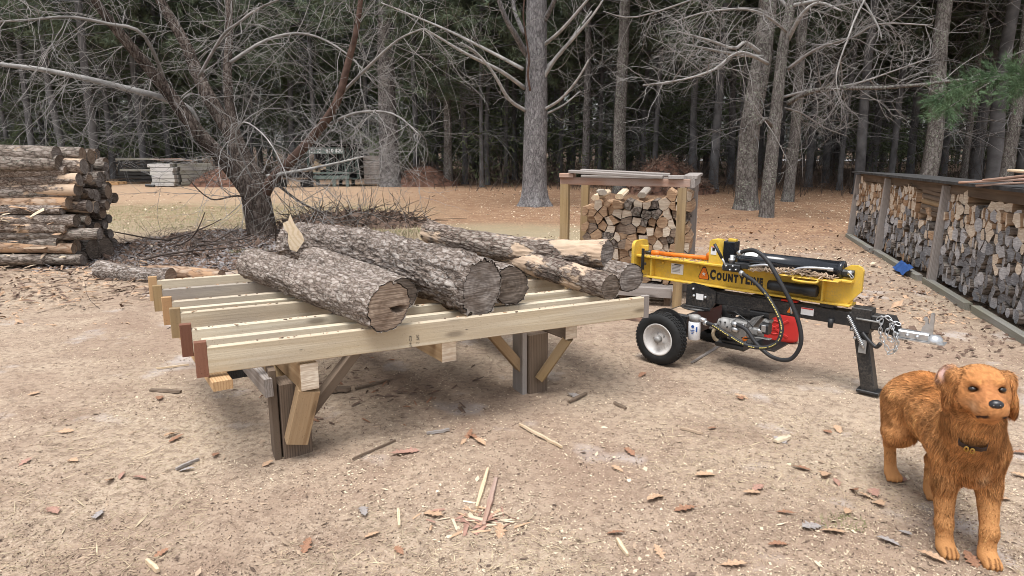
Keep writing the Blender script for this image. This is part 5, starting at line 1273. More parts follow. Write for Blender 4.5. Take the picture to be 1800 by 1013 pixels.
bx('carburettor', (.60, -.115, .30), (.06, .05, .05), 'alloy', en, .008); lat('intake', [(-.03, .018), (.03, .018)], (.635, -.12, .31), 'x', 'steel', en, 10); bx('air_filter', (.675, -.10, .33), (.06, .07, .075), 'black_plastic', en, .012); bx('filter_clip', (.675, -.138, .335), (.03, .006, .05), 'steel', en, .002); rod('throttle_cable', [(.60, -.14, .33), (.56, -.15, .37), (.50, -.14, .40), (.44, -.12, .42)], .004, 'black_plastic', en, 6, 4); rod('fuel_line', [(.62, -.14, .28), (.58, -.15, .25), (.52, -.14, .24)], .005, 'rubber', en, 6, 4)
bx('shroud', (.60, .05, .41), (.14, .20, .06), 'black_plastic', en, .02); bx('fuel_tank', (.44, .05, .415), (.18, .20, .09), 'black', en, .025)
bx('mount_plate', (.56, 0, .185), (.40, .26, .012), 'black', en, .002); lat('fuel_cap', [(-.012, .016), (.012, .016), (.014, 0)], (.545, -.135, .235), 'y', 'orange', en, 10)
for x, z in ((.43, .34), (.52, .33), (.43, .22), (.54, .205), (.40, .28)): bolt((x, -.118, z), .008, en)
bx('skid_plate', (.42, -.02, .155), (.22, .2, .05), 'black_plastic', en, .015); bx('blade_guard', S(1340, 594, -.12), (.12, .05, .004), 'alloy', en, .001)
# jack stand
j0, j1 = S(1506, 556, -.09), S(1524, 682, -.09); j1.z = .02; j0.y = j1.y = -.02
jk = MB(); jk.beam(j0+Vector((0, 0, .0)), j1, .085, .085, (0, 1, 0), .006); jk = jk.build('jack_leg', M_['black'], spl)
bx('jack_collar', j0+Vector((.02, 0, -.03)), (.12, .10, .16), 'black', jk, .005); bx('jack_foot', Vector((j1.x, j1.y, .017)), (.135, .115, .02), 'black', jk, .004)
for q in (S(1498, 578, -.075), S(1503, 594, -.075)): bolt(q, .012, jk)
sp0, sp1 = S(1492, 557, -.085), S(1516, 607, -.085); b = MB(); n_ = 120; ax_ = (sp1-sp0); e1 = ax_.orthogonal().normalized(); e2 = ax_.cross(e1).normalized()
b.tube([sp0+ax_*(i/n_)+(e1*math.cos(i*.9)+e2*math.sin(i*.9))*.011 for i in range(n_+1)], .0035, 5); b.build('spring', M_['steel'], jk)
rod('spring_rod', [sp0+Vector((-.005, 0, .01)), sp0, sp1, sp1+Vector((.01, 0, -.02))], .007, 'steel', jk); bx('spring_plate', sp1+Vector((.0, .006, -.01)), (.045, .008, .09), 'grey_paint' if 'grey_paint' in M_ else 'alloy', jk, .002)
rod('jack_handle', [S(1516, 585, -.07), S(1528, 600, -.085), S(1540, 610, -.09), S(1548, 604, -.095)], .013, 'black', jk, k=5); lat('knob', [(-.03, .016), (.03, .02), (.032, 0)], S(1460, 568, -.06), 'z', 'black_plastic')
rod('release_rod', [S(1505, 560, -.075), S(1545, 567, -.075)], .006, 'alloy')
# neck, chains, coupler
nk = MB(); nk.prism([(1.40, .43), (1.40, .532), (1.455, .532), (1.49, .47), (1.50, .42), (1.46, .415)], .085); nk.build('tongue_neck', M_['black'], spl)
cz = .432; cp = bx('coupler', (1.56, 0, cz), (.20, .062, .052), 'steel', ch=.008)
b = MB(); b.smooth = True; b.lathe([(0, .0), (0, .046), (.012, .046), (.03, .042), (.046, .028), (.052, 0)], Matrix.Translation((1.69, 0, cz-.028)) @ Matrix.Rotation(-math.pi/2, 4, 'Y'), 22); b.build('ball_socket', M_['steel'], cp)
b = MB(); b.prism([(1.46, cz-.03), (1.75, cz-.03), (1.75, cz-.022), (1.46, cz-.022)], .085); b.build('coupler_lip', M_['steel'], cp)
b = MB(); b.prism([(1.61, cz+.02), (1.675, cz+.02), (1.675, cz+.10), (1.67, cz+.155), (1.655, cz+.155), (1.655, cz+.09), (1.645, cz+.085), (1.64, cz+.12), (1.62, cz+.125), (1.615, cz+.11), (1.63, cz+.10), (1.63, cz+.08), (1.615, cz+.06)], .022); b.build('latch_lever', M_['steel'], cp)
for x in (1.49, 1.545, 1.60): bolt((x, -.034, cz), .011, cp)
def chain_part(pts, nm='safety_chain'):
    pts = spline(pts, 12); b = MB(); acc = 0; k = 0; last = pts[0]
    for i in range(1, len(pts)):
        if (pts[i]-last).length > .027:
            t = (pts[i]-last).normalized(); c = (pts[i]+last)/2; o1 = t.orthogonal().normalized(); o1.rotate(Matrix.Rotation(k*1.57+.4, 3, t))
            b.tube([c+t*(.017*math.cos(a)+(.006 if math.cos(a) > 0 else -.006))+o1*.0105*math.sin(a) for a in np.linspace(0, 2*math.pi, 10, endpoint=False)], .0034, 5, closed=True); last = pts[i]; k += 1
    o = b.build(nm, M_['steel'], spl); o['kind'] = 'stuff'
chain_part([S(1543, 562, -.06), S(1556, 556, -.06), S(1570, 566, -.06), S(1585, 572, -.06)]); chain_part([S(1550, 562, -.06), S(1548, 572, -.065), S(1548, 590, -.07), S(1556, 606, -.07), S(1562, 620, -.07)])
chain_part([S(1572, 568, -.06), S(1562, 578, -.06), S(1558, 588, -.065), S(1568, 600, -.065), S(1574, 592, -.06), S(1572, 578, -.06)]); chain_part([S(1566, 570, -.055), S(1572, 585, -.07), S(1578, 600, -.07), S(1572, 615, -.07), S(1563, 622, -.07)])
rod('chain_hook', [S(1560, 619, -.07), S(1561, 624, -.07), S(1575, 618, -.07), S(1577, 612, -.07)], .004, 'steel', k=3, n=6)

# orange hand tool lying on the beam
p0, p1 = Vector((-.33, .0, .757)), Vector((.16, .02, .762)); M0 = chain(spl)
tl = MB(); tl.tube([p0, p0+(p1-p0)*.14], [.020, .020], 12); tl.tube([p0+(p1-p0)*.13, p0+(p1-p0)*.5, p1], [.0165, .016, .016], 12); tl.tube([p1+Vector((-.01, 0, .01)), p1+Vector((.02, 0, .035))], [.03, .03], 10)
for i in range(len(tl.v)): tl.v[i] = tuple(M0 @ Vector(tl.v[i]))
o = tl.build('hand_tool', M_['orange']); tag(o, 'orange tubular hand tool lying on the splitter beam', 'tool')
b = MB(); b.tube([p0+Vector((-.06, -.01, -.002)), p0+Vector((.0, 0, .0))], [.013, .018], 10); b.v = [tuple(M0 @ Vector(v)) for v in b.v]; b.build('grip', M_['black_plastic'], o, False)

# red fuel can behind
cp_ = g(1362, 601)+Vector((.03, .10, 0)); root = empty('fuel_can', cp_, math.radians(-22), label='red plastic fuel can on the ground behind the splitter', cat='fuel can')
n1, n2 = 20, 40; V = []
for i in range(n1+1):
    t = i/n1; z = .255*t; e = 1-.06*max(0, t-.75)/.25; rd_ = min(1, .80+.2*min(1, min(t, 1-t)/.07)**.5)
    for j in range(n2):
        a = 2*math.pi*j/n2; c, s_ = math.cos(a), math.sin(a); pw = .28
        V.append((.19*e*rd_*math.copysign(abs(c)**pw, c), .115*e*rd_*math.copysign(abs(s_)**pw, s_), z+(0 if t < 1 else 0)))
F = [(i*n2+j, i*n2+(j+1) % n2, (i+1)*n2+(j+1) % n2, (i+1)*n2+j) for i in range(n1) for j in range(n2)]
b = MB(); b.smooth = True; b.add(V, F); b.smooth = False; b.add([V[i] for i in range(n1*n2, (n1+1)*n2)], [tuple(range(n2))]); b.build('body', M_['red_plastic'], root)
b = MB(); b.tube(spline([(-.10, 0, .25), (-.08, 0, .30), (.04, 0, .305), (.06, 0, .25)], 6), .018, 10); b.build('handle', M_['red_plastic'], root)
b = MB(); b.smooth = True; b.lathe([(0, .03), (.03, .03), (.035, .02), (.035, 0)], Matrix.Translation((.11, 0, .25)) @ Matrix.Rotation(-math.pi/2, 4, 'Y'), 14); b.build('cap', M_['black_plastic'], root)
b = MB()
for a in ((-.11, .05, .10, .19), (-.11, .19, .10, .05)): b.beam((a[0], -.1155, a[1]), (a[2], -.1155, a[3]), .012, .022, ch=.004)
b.build('embossed_ribs', M_['red_plastic'], root)
b = MB(); b.tube([Vector((.0+.055*math.cos(a), -.116, .125+.055*math.sin(a))) for a in np.linspace(0, 2*math.pi, 20, endpoint=False)], .006, 6, closed=True); b.build('embossed_ring', M_['red_plastic'], root)
# ------------------------------------------------------------------ the dog (local x forward, y its left, z up)
def dog_mats():
    out = []
    for nm, fur in (('dog_coat', 0), ('dog_fur', 1)):
        m, nt, b = mk(nm, .85, .08)
        at_ = nt.nodes.new('ShaderNodeAttribute'); at_.attribute_name = 'tone'
        c = at_.outputs['Color']
        n = noise_(nt, coords(nt, (30, 60, 60), False), 3., 4); c = mix(nt, math_(nt, 'MULTIPLY', n, .5), c, mix(nt, 1., c, (.62, .5, .42), 'MULTIPLY'))
        col(nt, b, c); 
        if not fur: bump(nt, b, n, .004)
        out.append(m)
    return out
M_['coat'], M_['fur'] = dog_mats()
DO = Vector((1.85, 2.715, 0)); DH = math.atan2(-.98, -.19)
HC = np.array([.397, -.083, .742]); _hx = np.array([math.cos(.117)*math.cos(-.17), math.cos(.117)*math.sin(-.17), math.sin(.117)])
_hy = np.cross([0, math.sin(-.084), math.cos(-.084)], _hx); _hy /= np.linalg.norm(_hy); _hz = np.cross(_hx, _hy); HS = .976
def hd(x, y, z): return HC+HS*(x*_hx+y*_hy+z*_hz)
def cone(P, a, b_, ra, rb):
    a = np.asarray(a, float); b_ = np.asarray(b_, float); d = b_-a; t = np.clip(((P-a)@d)/d.dot(d), 0, 1)
    return np.linalg.norm(P-a-t[..., None]*d, axis=-1)-(ra+(rb-ra)*t)
def ell(P, c, r, R=None):
    q = P-np.asarray(c, float)
    if R is not None: q = q@np.asarray(R).T
    q = q/np.asarray(r, float); k0 = np.linalg.norm(q, axis=-1); k1 = np.linalg.norm(q/np.asarray(r, float), axis=-1)
    return k0*(k0-1)/(k1+1e-9)
def smin(a, b_, k):
    h = np.clip(.5+.5*(b_-a)/k, 0, 1); return b_+(a-b_)*h-k*h*(1-h)
HR = np.stack([_hx, _hy, _hz])
def ear_rot(yaw, roll):
    cy, sy, cr, sr = math.cos(yaw), math.sin(yaw), math.cos(roll), math.sin(roll)
    return np.array([[1, 0, 0], [0, cr, sr], [0, -sr, cr]])@np.array([[cy, sy, 0], [-sy, cy, 0], [0, 0, 1]])@HR
def dog_sdf(P):
    d = cone(P, (-.27, 0, .455), (-.08, 0, .445), .118, .120)
    A = lambda q, k=.05: smin(d, q, k)
    d = A(cone(P, (-.08, 0, .445), (.12, 0, .435), .116, .122), .06)
    d = A(cone(P, (.12, 0, .435), (.222, 0, .46), .122, .104), .06)
    d = A(ell(P, (.235, 0, .41), (.092, .078, .120)), .06)
    d = A(ell(P, (-.30, 0, .45), (.10, .11, .11)), .05)
    d = A(cone(P, (.19, -.01, .50), (.345, -.065, .675), .106, .086), .06)
    d = A(ell(P, (.315, -.045, .56), (.080, .086, .11)), .05)                       # ruff
    for s_, px, py in ((-1, .283, -.067), (1, .328, .066)):                      # front legs
        d = A(cone(P, (.20, .080*s_, .42), (.215, .078*s_, .285), .060, .044), .045)
        d = A(cone(P, (.215, .078*s_, .285), (px-.035, py*1.08, .12), .045, .030), .025)
        d = A(cone(P, (px-.035, py*1.08, .12), (px-.025, py, .055), .030, .031), .02)
        d = A(ell(P, (px, py, .028), (.052, .036, .030)), .02)
        for q in (-.024, -.008, .008, .024): d = smin(d, ell(P, (px+.042-abs(q)*.4, py+q, .021), (.022, .0088, .020)), .003)
    for s_, px, py in ((-1, -.39, -.06), (1, -.23, .06)):                       # hind legs: knee forward, hock back
        kx = px+.14; d = A(cone(P, (-.27+.2*(px+.31), .07*s_, .43), (kx, .095*s_, .30), .105, .075), .05)
        d = A(cone(P, (kx, .095*s_, .29), (px-.035, py*1.1, .165), .060, .027), .03)
        d = A(cone(P, (px-.035, py*1.1, .165), (px-.008, py, .05), .027, .027), .02)
        d = A(ell(P, (px+.025, py, .027), (.050, .034, .029)), .02)
        for q in (-.026, -.009, .009, .026): d = smin(d, ell(P, (px+.066-abs(q)*.35, py+q, .021), (.021, .0105, .020)), .006)
    tp = [(-.38, 0, .48), (-.46, .01, .43), (-.52, .015, .34), (-.55, .02, .25)]
    for i in range(3): d = A(cone(P, tp[i], tp[i+1], .04-.006*i, .034-.006*i), .03)
    # head
    h = ell(P, hd(-.01, 0, .006), (.098, .088, .078), HR)
    B = lambda q, k=.03: smin(h, q, k)
    h = B(ell(P, hd(.045, 0, .022), (.058, .060, .046), HR)); h = B(ell(P, hd(.012, .046, -.030), (.062, .040, .052), HR)); h = B(ell(P, hd(.012, -.046, -.030), (.062, .040, .052), HR))
    h = B(cone(P, hd(.07, 0, -.028), hd(.152, 0, -.038), .054, .044), .022); h = B(ell(P, hd(.160, 0, -.034), (.032, .038, .032), HR), .02)
    for s_ in (-1, 1):
        h = B(ell(P, hd(.108, .025*s_, -.056), (.060, .025, .030), HR), .016); h = B(ell(P, hd(.072, .034*s_, .040), (.026, .020, .014), HR), .02)
    h = B(cone(P, hd(.04, 0, -.084), hd(.132, 0, -.084), .034, .020), .015)
    for s_ in (-1, 1):                                                          # mouth groove and eye sockets
        g_ = cone(P, hd(.075, .056*s_, -.092), hd(.155, .034*s_, -.072), .004, .003); h = np.maximum(h, -(g_-.002)) if False else smin(h, h+.0, .001); h = -smin(-h, g_, .008)
        h = -smin(-h, ell(P, hd(.094, .046*s_, .013), (.014, .018, .010), HR), .012)
    h = B(ell(P, hd(-.012, .096, -.032), (.046, .013, .078), ear_rot(.15, .16)), .018); h = B(ell(P, hd(-.005, .086, .030), (.040, .020, .030), HR), .02)
    h = B(ell(P, hd(-.050, -.096, .030), (.042, .014, .046), ear_rot(.6, -.45)), .016); h = B(ell(P, hd(-.028, -.100, -.035), (.030, .012, .058), ear_rot(.3, -.12)), .014); h = B(ell(P, hd(-.02, -.083, .036), (.036, .022, .026), HR), .02)
    return smin(d, h, .03)
def surface_nets(f, o, hs_):
    sgn = f < 0; nx, ny, nz = f.shape
    c = np.zeros((nx-1, ny-1, nz-1, 3)); w = np.zeros((nx-1, ny-1, nz-1))
    cor = [(i, j, k) for i in (0, 1) for j in (0, 1) for k in (0, 1)]
    sl = lambda q, n: slice(q, n-1+q)
    for a in cor:
        for ax in range(3):
            if a[ax]: continue
            b_ = list(a); b_[ax] = 1
            fa = f[sl(a[0], nx), sl(a[1], ny), sl(a[2], nz)]; fb = f[sl(b_[0], nx), sl(b_[1], ny), sl(b_[2], nz)]
            m = (fa < 0) != (fb < 0); t = np.where(m, fa/(fa-fb+1e-12), 0)
            for q in range(3): c[..., q] += np.where(m, a[q]+(t if q == ax else 0), 0)
            w += m
    act = w > 0; idx = -np.ones(act.shape, np.int64); idx[act] = np.arange(act.sum())
    ii = np.argwhere(act); V = (ii+c[act]/w[act][:, None])*hs_+o; Q = []
    for ax in range(3):
        u, v = [(1, 2), (2, 0), (0, 1)][ax]
        s0 = [slice(None)]*3; s1 = [slice(None)]*3; s0[ax] = slice(0, -1); s1[ax] = slice(1, None)
        e = np.argwhere(sgn[tuple(s0)] != sgn[tuple(s1)]); e = e[(e[:, u] > 0) & (e[:, v] > 0) & (e[:, u] < f.shape[u]-1) & (e[:, v] < f.shape[v]-1)]
        flip = sgn[tuple(s0)][tuple(e.T)]
        q = []
        for du, dv_ in ((-1, -1), (0, -1), (0, 0), (-1, 0)):
            k = e.copy(); k[:, u] += du; k[:, v] += dv_; q.append(idx[tuple(k.T)])
        q = np.stack(q, 1); q[~flip] = q[~flip][:, ::-1]; Q.append(q)
    return V, np.concatenate(Q)
_h = .0065; lo = np.array([-.64, -.24, -.02]); hi = np.array([.66, .24, .86])
_ax = [np.arange(lo[i], hi[i], _h) for i in range(3)]; G = np.stack(np.meshgrid(*_ax, indexing='ij'), -1)
fv = np.empty(G.shape[:3])
for i in range(0, G.shape[0], 20): fv[i:i+20] = dog_sdf(G[i:i+20])
DV, DQ = surface_nets(fv, lo, _h)
def grad(P):
    e = .004; return np.stack([dog_sdf(P+np.eye(3)[i]*e)-dog_sdf(P-np.eye(3)[i]*e) for i in range(3)], -1)
def coat_tone(P, rng=None):
    n = len(P); H = (P-HC)@HR.T/HS
    base = np.tile(np.array([.58, .288, .118]), (n, 1)); nz_ = fbm(P*14, 3, 8)[:, None]
    base = base*(1+.30*nz_)
    def mixc(mask, c, k=1.): base[:] = base*(1-mask[:, None]*k)+np.array(c)*mask[:, None]*k
    sm = lambda v, a, b_: np.clip((v-a)/(b_-a), 0, 1)
    mixc(sm(P[:, 2], .56, .50)*sm(P[:, 0], .05, -.15)*0+sm(P[:, 2], .50, .58)*sm(P[:, 0], .15, 0), (.47, .175, .050), .7)      # redder back
    mixc(sm(P[:, 2], .34, .12), (.60, .31, .125), .6)                                    # paler legs
    mixc(np.exp(-(((P[:, 0]-.345)/.05)**2+((P[:, 1]-.01)/.022)**2+((P[:, 2]-.355)/.035)**2)), (.72, .50, .32), .85)  # white chest tuft
    hm = sm(P[:, 2], .60, .66)*sm(P[:, 0], .26, .32)
    mixc(hm*sm(H[:, 0], -.02, .06), (.54, .235, .085), .7); mixc(hm*sm(H[:, 0], .07, .11)*sm(H[:, 2], -.035, -.015), (.40, .17, .075), .55)
    mixc(hm*np.exp(-(((H[:, 0]-.12)/.05)**2+((H[:, 2]+.045)/.02)**2)), (.64, .40, .23), .7)      # pale lips
    mixc(np.exp(-(((H[:, 0]-.16)/.025)**2+(H[:, 1]/.03)**2+((H[:, 2]+.058)/.018)**2)), (.12, .07, .05), .8)
    for s_ in (-1, 1):
        mixc(np.exp(-(((H[:, 0]-.082)/.03)**2+((H[:, 1]-.032*s_)/.018)**2+((H[:, 2]-.042)/.010)**2)), (.60, .30, .10), .8)
        mixc(np.exp(-(((H[:, 0]-.09)/.03)**2+((H[:, 1]-.045*s_)/.022)**2+((H[:, 2]-.013)/.0105)**2)), (.06, .028, .018), .95)
        q = np.abs(H[:, 2]+.072+.25*(.155-H[:, 0])); mixc(hm*(np.abs(q) < .005)*sm(H[:, 0], .07, .08)*sm(np.abs(H[:, 1]), .015, .025), (.05, .03, .025), .85)
    fx = np.abs(np.stack([P[:, 1]-(.066+q) for q in (-.016, 0, .016)]+[P[:, 1]-(-.067+q) for q in (-.016, 0, .016)])).min(0); mixc((fx < .0035)*(P[:, 2] < .05)*((P[:, 0] > .31)), (.16, .07, .03), .8)  # crease shade between the front toes, painted into the coat colour
    base *= (1+.32*vnoise(np.stack([H[:, 0]*30, H[:, 1]*170, H[:, 2]*170], -1), 5)*hm)[:, None]
    mixc(np.exp(-(((H[:, 0]+.048)/.036)**2+((H[:, 1]+.102)/.03)**2+((H[:, 2]-.045)/.030)**2)**2), (.80, .55, .51), .95)   # pink inner ear
    mixc(hm*np.exp(-(((H[:, 0]+.03)/.03)**2+((H[:, 1]+.108)/.016)**2+((H[:, 2]+.05)/.05)**2)), (.30, .10, .03), .6)
    return np.clip(base, .01, 1)
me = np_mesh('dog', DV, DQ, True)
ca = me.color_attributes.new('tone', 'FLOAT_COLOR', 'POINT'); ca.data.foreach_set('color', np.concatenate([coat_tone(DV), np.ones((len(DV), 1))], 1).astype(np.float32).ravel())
MD = Matrix.Translation(DO) @ Matrix.Rotation(DH, 4, 'Z')
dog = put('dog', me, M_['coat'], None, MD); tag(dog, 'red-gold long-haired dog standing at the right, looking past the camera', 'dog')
# fur
rn = np.random.default_rng(3); N_F = 230000
T = np.concatenate([DQ[:, :3], DQ[:, [0, 2, 3]]]); A3 = DV[T]; ar = np.linalg.norm(np.cross(A3[:, 1]-A3[:, 0], A3[:, 2]-A3[:, 0]), axis=1)
cen = A3.mean(1); ar = ar*np.where((cen[:, 0] > .28) & (cen[:, 2] > .6), 2.2, 1.)
ti = rn.choice(len(T), N_F, p=ar/ar.sum()); r1, r2 = np.sqrt(rn.random(N_F)), rn.random(N_F)
FP = (1-r1)[:, None]*A3[ti, 0]+(r1*(1-r2))[:, None]*A3[ti, 1]+(r1*r2)[:, None]*A3[ti, 2]
FN = grad(FP); FN /= np.linalg.norm(FN, axis=1, keepdims=True)+1e-9
H = (FP-HC)@HR.T/HS; x, y, z = FP.T
ishead = (z > .615) & (x > .27) & (np.linalg.norm(H*np.array([.8, 1, 1]), axis=1) < .17)
flow = np.stack([np.full(N_F, -.55), y*1.2, np.full(N_F, -.75)], 1)
flow[z < .28] = (-.25, 0, -1); ch_ = (x > .2) & (z > .25) & (z < .64) & ~ishead; flow[ch_] = np.stack([np.full(ch_.sum(), .1), y[ch_]*3.0, np.full(ch_.sum(), -1.)], 1)
bk = (z > .5) & (x < .15); flow[bk] = np.stack([np.full(bk.sum(), -1.), y[bk]*3, np.full(bk.sum(), -.25)], 1)
flow[ishead] = (-_hx*1.0+np.outer(H[ishead][:, 1]*2.5, _hy)-.35*_hz)
ear = ishead & (np.abs(H[:, 1]) > .075) & (H[:, 0] < .05); flow[ear] = -_hz-.2*_hx
flow += .55*np.stack([fbm(FP*9+k*31, 2, 60+k) for k in range(3)], -1)+.30*np.stack([vnoise(FP*26+k*31, 90+k) for k in range(3)], -1)+rn.normal(0, .14, (N_F, 3))
flow -= FN*(flow*FN).sum(1, keepdims=True); flow /= np.linalg.norm(flow, axis=1, keepdims=True)+1e-9
Lh = np.full(N_F, .028); Lh[z < .30] = .017; Lh[z < .07] = .008; Lh[(z < .34) & (x < -.05) & (z > .12)] = .020
Lh[ch_] = .034; Lh[(z > .28) & (z < .36) & (np.abs(y) < .09)] = .045; Lh[x < -.40] = np.where(z[x < -.40] > .2, .055, .012)
rear = (z < .30) & (z > .10) & (FN[:, 0] < -.4) & (x > 0); Lh[rear] = .034
Lh[ishead] = .015; Lh[ishead & (H[:, 0] > .03)] = .010; Lh[ishead & (H[:, 0] > .09)] = .006; Lh[ear] = .026; Lh[ishead & ~ear & (np.abs(H[:, 1]) > .05) & (H[:, 0] < .055)] = .020; Lh[ishead & (H[:, 2] < -.06) & (H[:, 0] < .06)] = .024
eyeR = np.minimum(np.linalg.norm(H-np.array([.09, .045, .014]), axis=1), np.linalg.norm(H-np.array([.09, -.045, .014]), axis=1)); noseR = np.linalg.norm((H-np.array([.186, 0, -.022]))*np.array([1, .8, 1]), axis=1)
pinkR = np.linalg.norm(H-np.array([-.048, -.105, .045]), axis=1)
colR = np.linalg.norm((FP-np.array([.425, -.065, .565]))*np.array([1, 1, 1.6]), axis=1)
Lh = np.where(colR < .028, .010, Lh)
keep = (eyeR > .0185) & (noseR > .024) & (pinkR > .027) & (z > .004)
Lh = Lh*rn.uniform(.6, 1.2, N_F)*(1+.3*fbm(FP*9, 2, 33))
FP, FN, flow, Lh = FP[keep], FN[keep], flow[keep], Lh[keep]; n = len(FP)
lift = np.where(rn.random(n) < .07, .5, rn.uniform(.06, .32, n))[:, None]; d1 = flow+FN*lift; d1 /= np.linalg.norm(d1, axis=1, keepdims=True); d2 = flow-FN*.10*rn.uniform(0, 1.4, n)[:, None]+np.array([0, 0, -.12]); d2 /= np.linalg.norm(d2, axis=1, keepdims=True)
sd = np.cross(flow, FN); sd /= np.linalg.norm(sd, axis=1, keepdims=True)+1e-9; wd2 = (rn.uniform(.0007, .0013, n)*np.where(Lh < .012, .7, 1))[:, None]
p0 = FP-FN*.002; pm = p0+d1*(Lh*.5)[:, None]; pt = pm+d2*(Lh*.55)[:, None]
V = np.stack([p0-sd*wd2, p0+sd*wd2, pm+sd*wd2*.8, pm-sd*wd2*.8, pt], 1).reshape(-1, 3)
q = np.arange(n)*5; F = np.concatenate([np.stack([q, q+1, q+2], 1), np.stack([q, q+2, q+3], 1), np.stack([q+3, q+2, q+4], 1)])
me = np_mesh('fur', V, F, True)
tone = coat_tone(FP)*rn.uniform(.55, 1.5, n)[:, None]*(1+.45*vnoise(FP*40, 77))[:, None]*(1+.30*vnoise(FP*16, 78))[:, None]; tn = np.stack([tone*.60, tone*.60, tone*.98, tone*.98, tone*1.35], 1).reshape(-1, 3)  # strand colour carries shadow and highlight: roots darkened, tips lightened, plus random tone
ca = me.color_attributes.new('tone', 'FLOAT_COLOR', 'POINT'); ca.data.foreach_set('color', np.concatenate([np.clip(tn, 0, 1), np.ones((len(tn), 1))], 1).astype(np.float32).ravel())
nn = FN+.45*d1+rn.normal(0, .42, FN.shape); nn /= np.linalg.norm(nn, axis=1, keepdims=True)
me.normals_split_custom_set_from_vertices(np.repeat(nn, 5, 0).astype(np.float32).tolist())
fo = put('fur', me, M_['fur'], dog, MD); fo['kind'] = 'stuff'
def dball(nm, c, r, mt, R=HR, n=16):
    b = MB(); b.smooth = True; Rm = Matrix([list(R[:, 0]), list(R[:, 1]), list(R[:, 2])]).to_4x4()
    b.lathe([(-math.cos(math.pi*i/n)*1., math.sin(math.pi*i/n)+1e-5) for i in range(n+1)], Matrix.Identity(4), 2*n)
    b.v = [tuple(Vector(c)+Rm.to_3x3() @ Vector((v[0]*r[0], v[1]*r[1], v[2]*r[2]))) for v in b.v]; return b.build(nm, M_[mt], dog)
for s_ in (-1, 1): dball('eye', hd(.083, .043*s_, .013), (.0120, .0150, .0098), 'eye')
ns_ = dball('nose', hd(.184, 0, -.020), (.018, .024, .018), 'skin_dark')
for s_ in (-1, 1):
    q = dball('nostril', hd(.199, .010*s_, -.021), (.005, .006, .0055), 'eye'); q.parent = ns_
dball('mouth', hd(.166, 0, -.066), (.014, .018, .006), 'skin_dark')
# collar with a brass buckle
cA = np.array([.315, -.035, .575]); dirc = np.array([.58, -.20, .79]); dirc /= np.linalg.norm(dirc); u1 = np.cross(dirc, [0, 1, 0]); u1 /= np.linalg.norm(u1); u2 = np.cross(dirc, u1); pts = []
for i in range(40):
    a = 2*math.pi*i/40; dd = u1*math.cos(a)+u2*math.sin(a); t = .05
    for _ in range(40):
        s_ = float(dog_sdf((cA+dd*t)[None])[0])
        if s_ > (.010 if dd@np.array([.86, -.42, -.2]) > .78 else -.012): break
        t += .004
    pts.append(cA+dd*t)
b = MB(); k = len(pts); V = []
for i in range(k):
    dd = (pts[i]-cA); dd /= np.linalg.norm(dd)
    for (r_, h_) in ((0, -.011), (.004, -.011), (.004, .011), (0, .011)): V.append(pts[i]+dd*r_+dirc*h_)
b.add(V, [(i*4+j, i*4+(j+1) % 4, ((i+1) % k)*4+(j+1) % 4, ((i+1) % k)*4+j) for i in range(k) for j in range(4)]); clr = b.build('collar', M_['leather'], dog)
fi = max(range(k), key=lambda i: (pts[i]-cA)@np.array([.86, -.42, -.3])); c = pts[fi]; dd = c-cA; dd /= np.linalg.norm(dd); tt = np.cross(dirc, dd)
b = MB(); c = c+dd*.010
for o_ in (-.009, .010): b.tube([Vector(c+tt*(o_+.006*math.cos(a))+dirc*.016*math.sin(a)) for a in np.linspace(0, 6.283, 12, endpoint=False)], .0032, 6, closed=True)
b.build('buckle', M_['brass'], clr)
# ------------------------------------------------------------------ what lies on the ground
nr = np.random.default_rng(5)
def in_view(n, dmin, dmax, pw=1.):
    """ground points with roughly even density on the picture: nearer ones thicker"""
    D_ = 1/(nr.uniform((1/dmax)**pw, (1/dmin)**pw, n)**(1/pw)); a = nr.uniform(-.86, .86, n); return a*(D_*.979+.33)*1.0, D_
def flakes(x, y, L, w, th, tilt):
    n = len(x); a = nr.uniform(0, 6.283, n); z = gz(x, y)+th*.5
    ax = np.stack([np.cos(a), np.sin(a), nr.normal(0, tilt, n)], 1); sd = np.stack([-np.sin(a), np.cos(a), nr.normal(0, tilt, n)], 1)
    c = np.stack([x, y, z+np.abs(ax[:, 2])*L*.35], 1); L = L[:, None]; w = w[:, None]
    up_ = np.array([0, 0, 1.])[None]*th
    V = np.stack([c-ax*L/2, c-sd*w/2+ax*L*.1, c+ax*L/2, c+sd*w/2, c+up_], 1).reshape(-1, 3); q = np.arange(n)*5
    F = np.concatenate([np.stack([q+i, q+(i+1) % 4, q+4], 1) for i in range(4)]); return V, F
def scatter(name, n, dmin, dmax, L, asp, th, tilt, mt, label, cat, cond=None, pw=1.):
    x, y = in_view(n, dmin, dmax, pw)
    if cond is not None: k = cond(x, y); x, y = x[k], y[k]
    l = nr.lognormal(math.log(L), .5, len(x)); V, F = flakes(x, y, l, l*asp*nr.uniform(.5, 1.5, len(x)), th, tilt)
    return tag(put(name, np_mesh(name, V, F), M_[mt]), label, cat, kind='stuff')
dens = lambda x, y, s, k, o=0: fbm(np.stack([x*s, y*s, np.zeros_like(x)+o], -1), 3, 6) > k
scatter('wood_chips', 40000, 1.75, 11, .0075, .5, .003, .25, 'chip', 'pale wood chips and sawdust strewn over the bare ground', 'chips', lambda x, y: dens(x, y, .8, -.12))
scatter('dull_chips', 60000, 1.75, 13, .009, .45, .003, .25, 'chip_dull', 'dull brown chips trodden into the bare ground', 'chips')
scatter('bark_crumbs', 16000, 1.75, 12, .008, .45, .004, .25, 'chip_dark', 'dark crumbs of bark on the bare ground', 'bark crumbs', lambda x, y: dens(x, y, 1.1, -.08, 3))
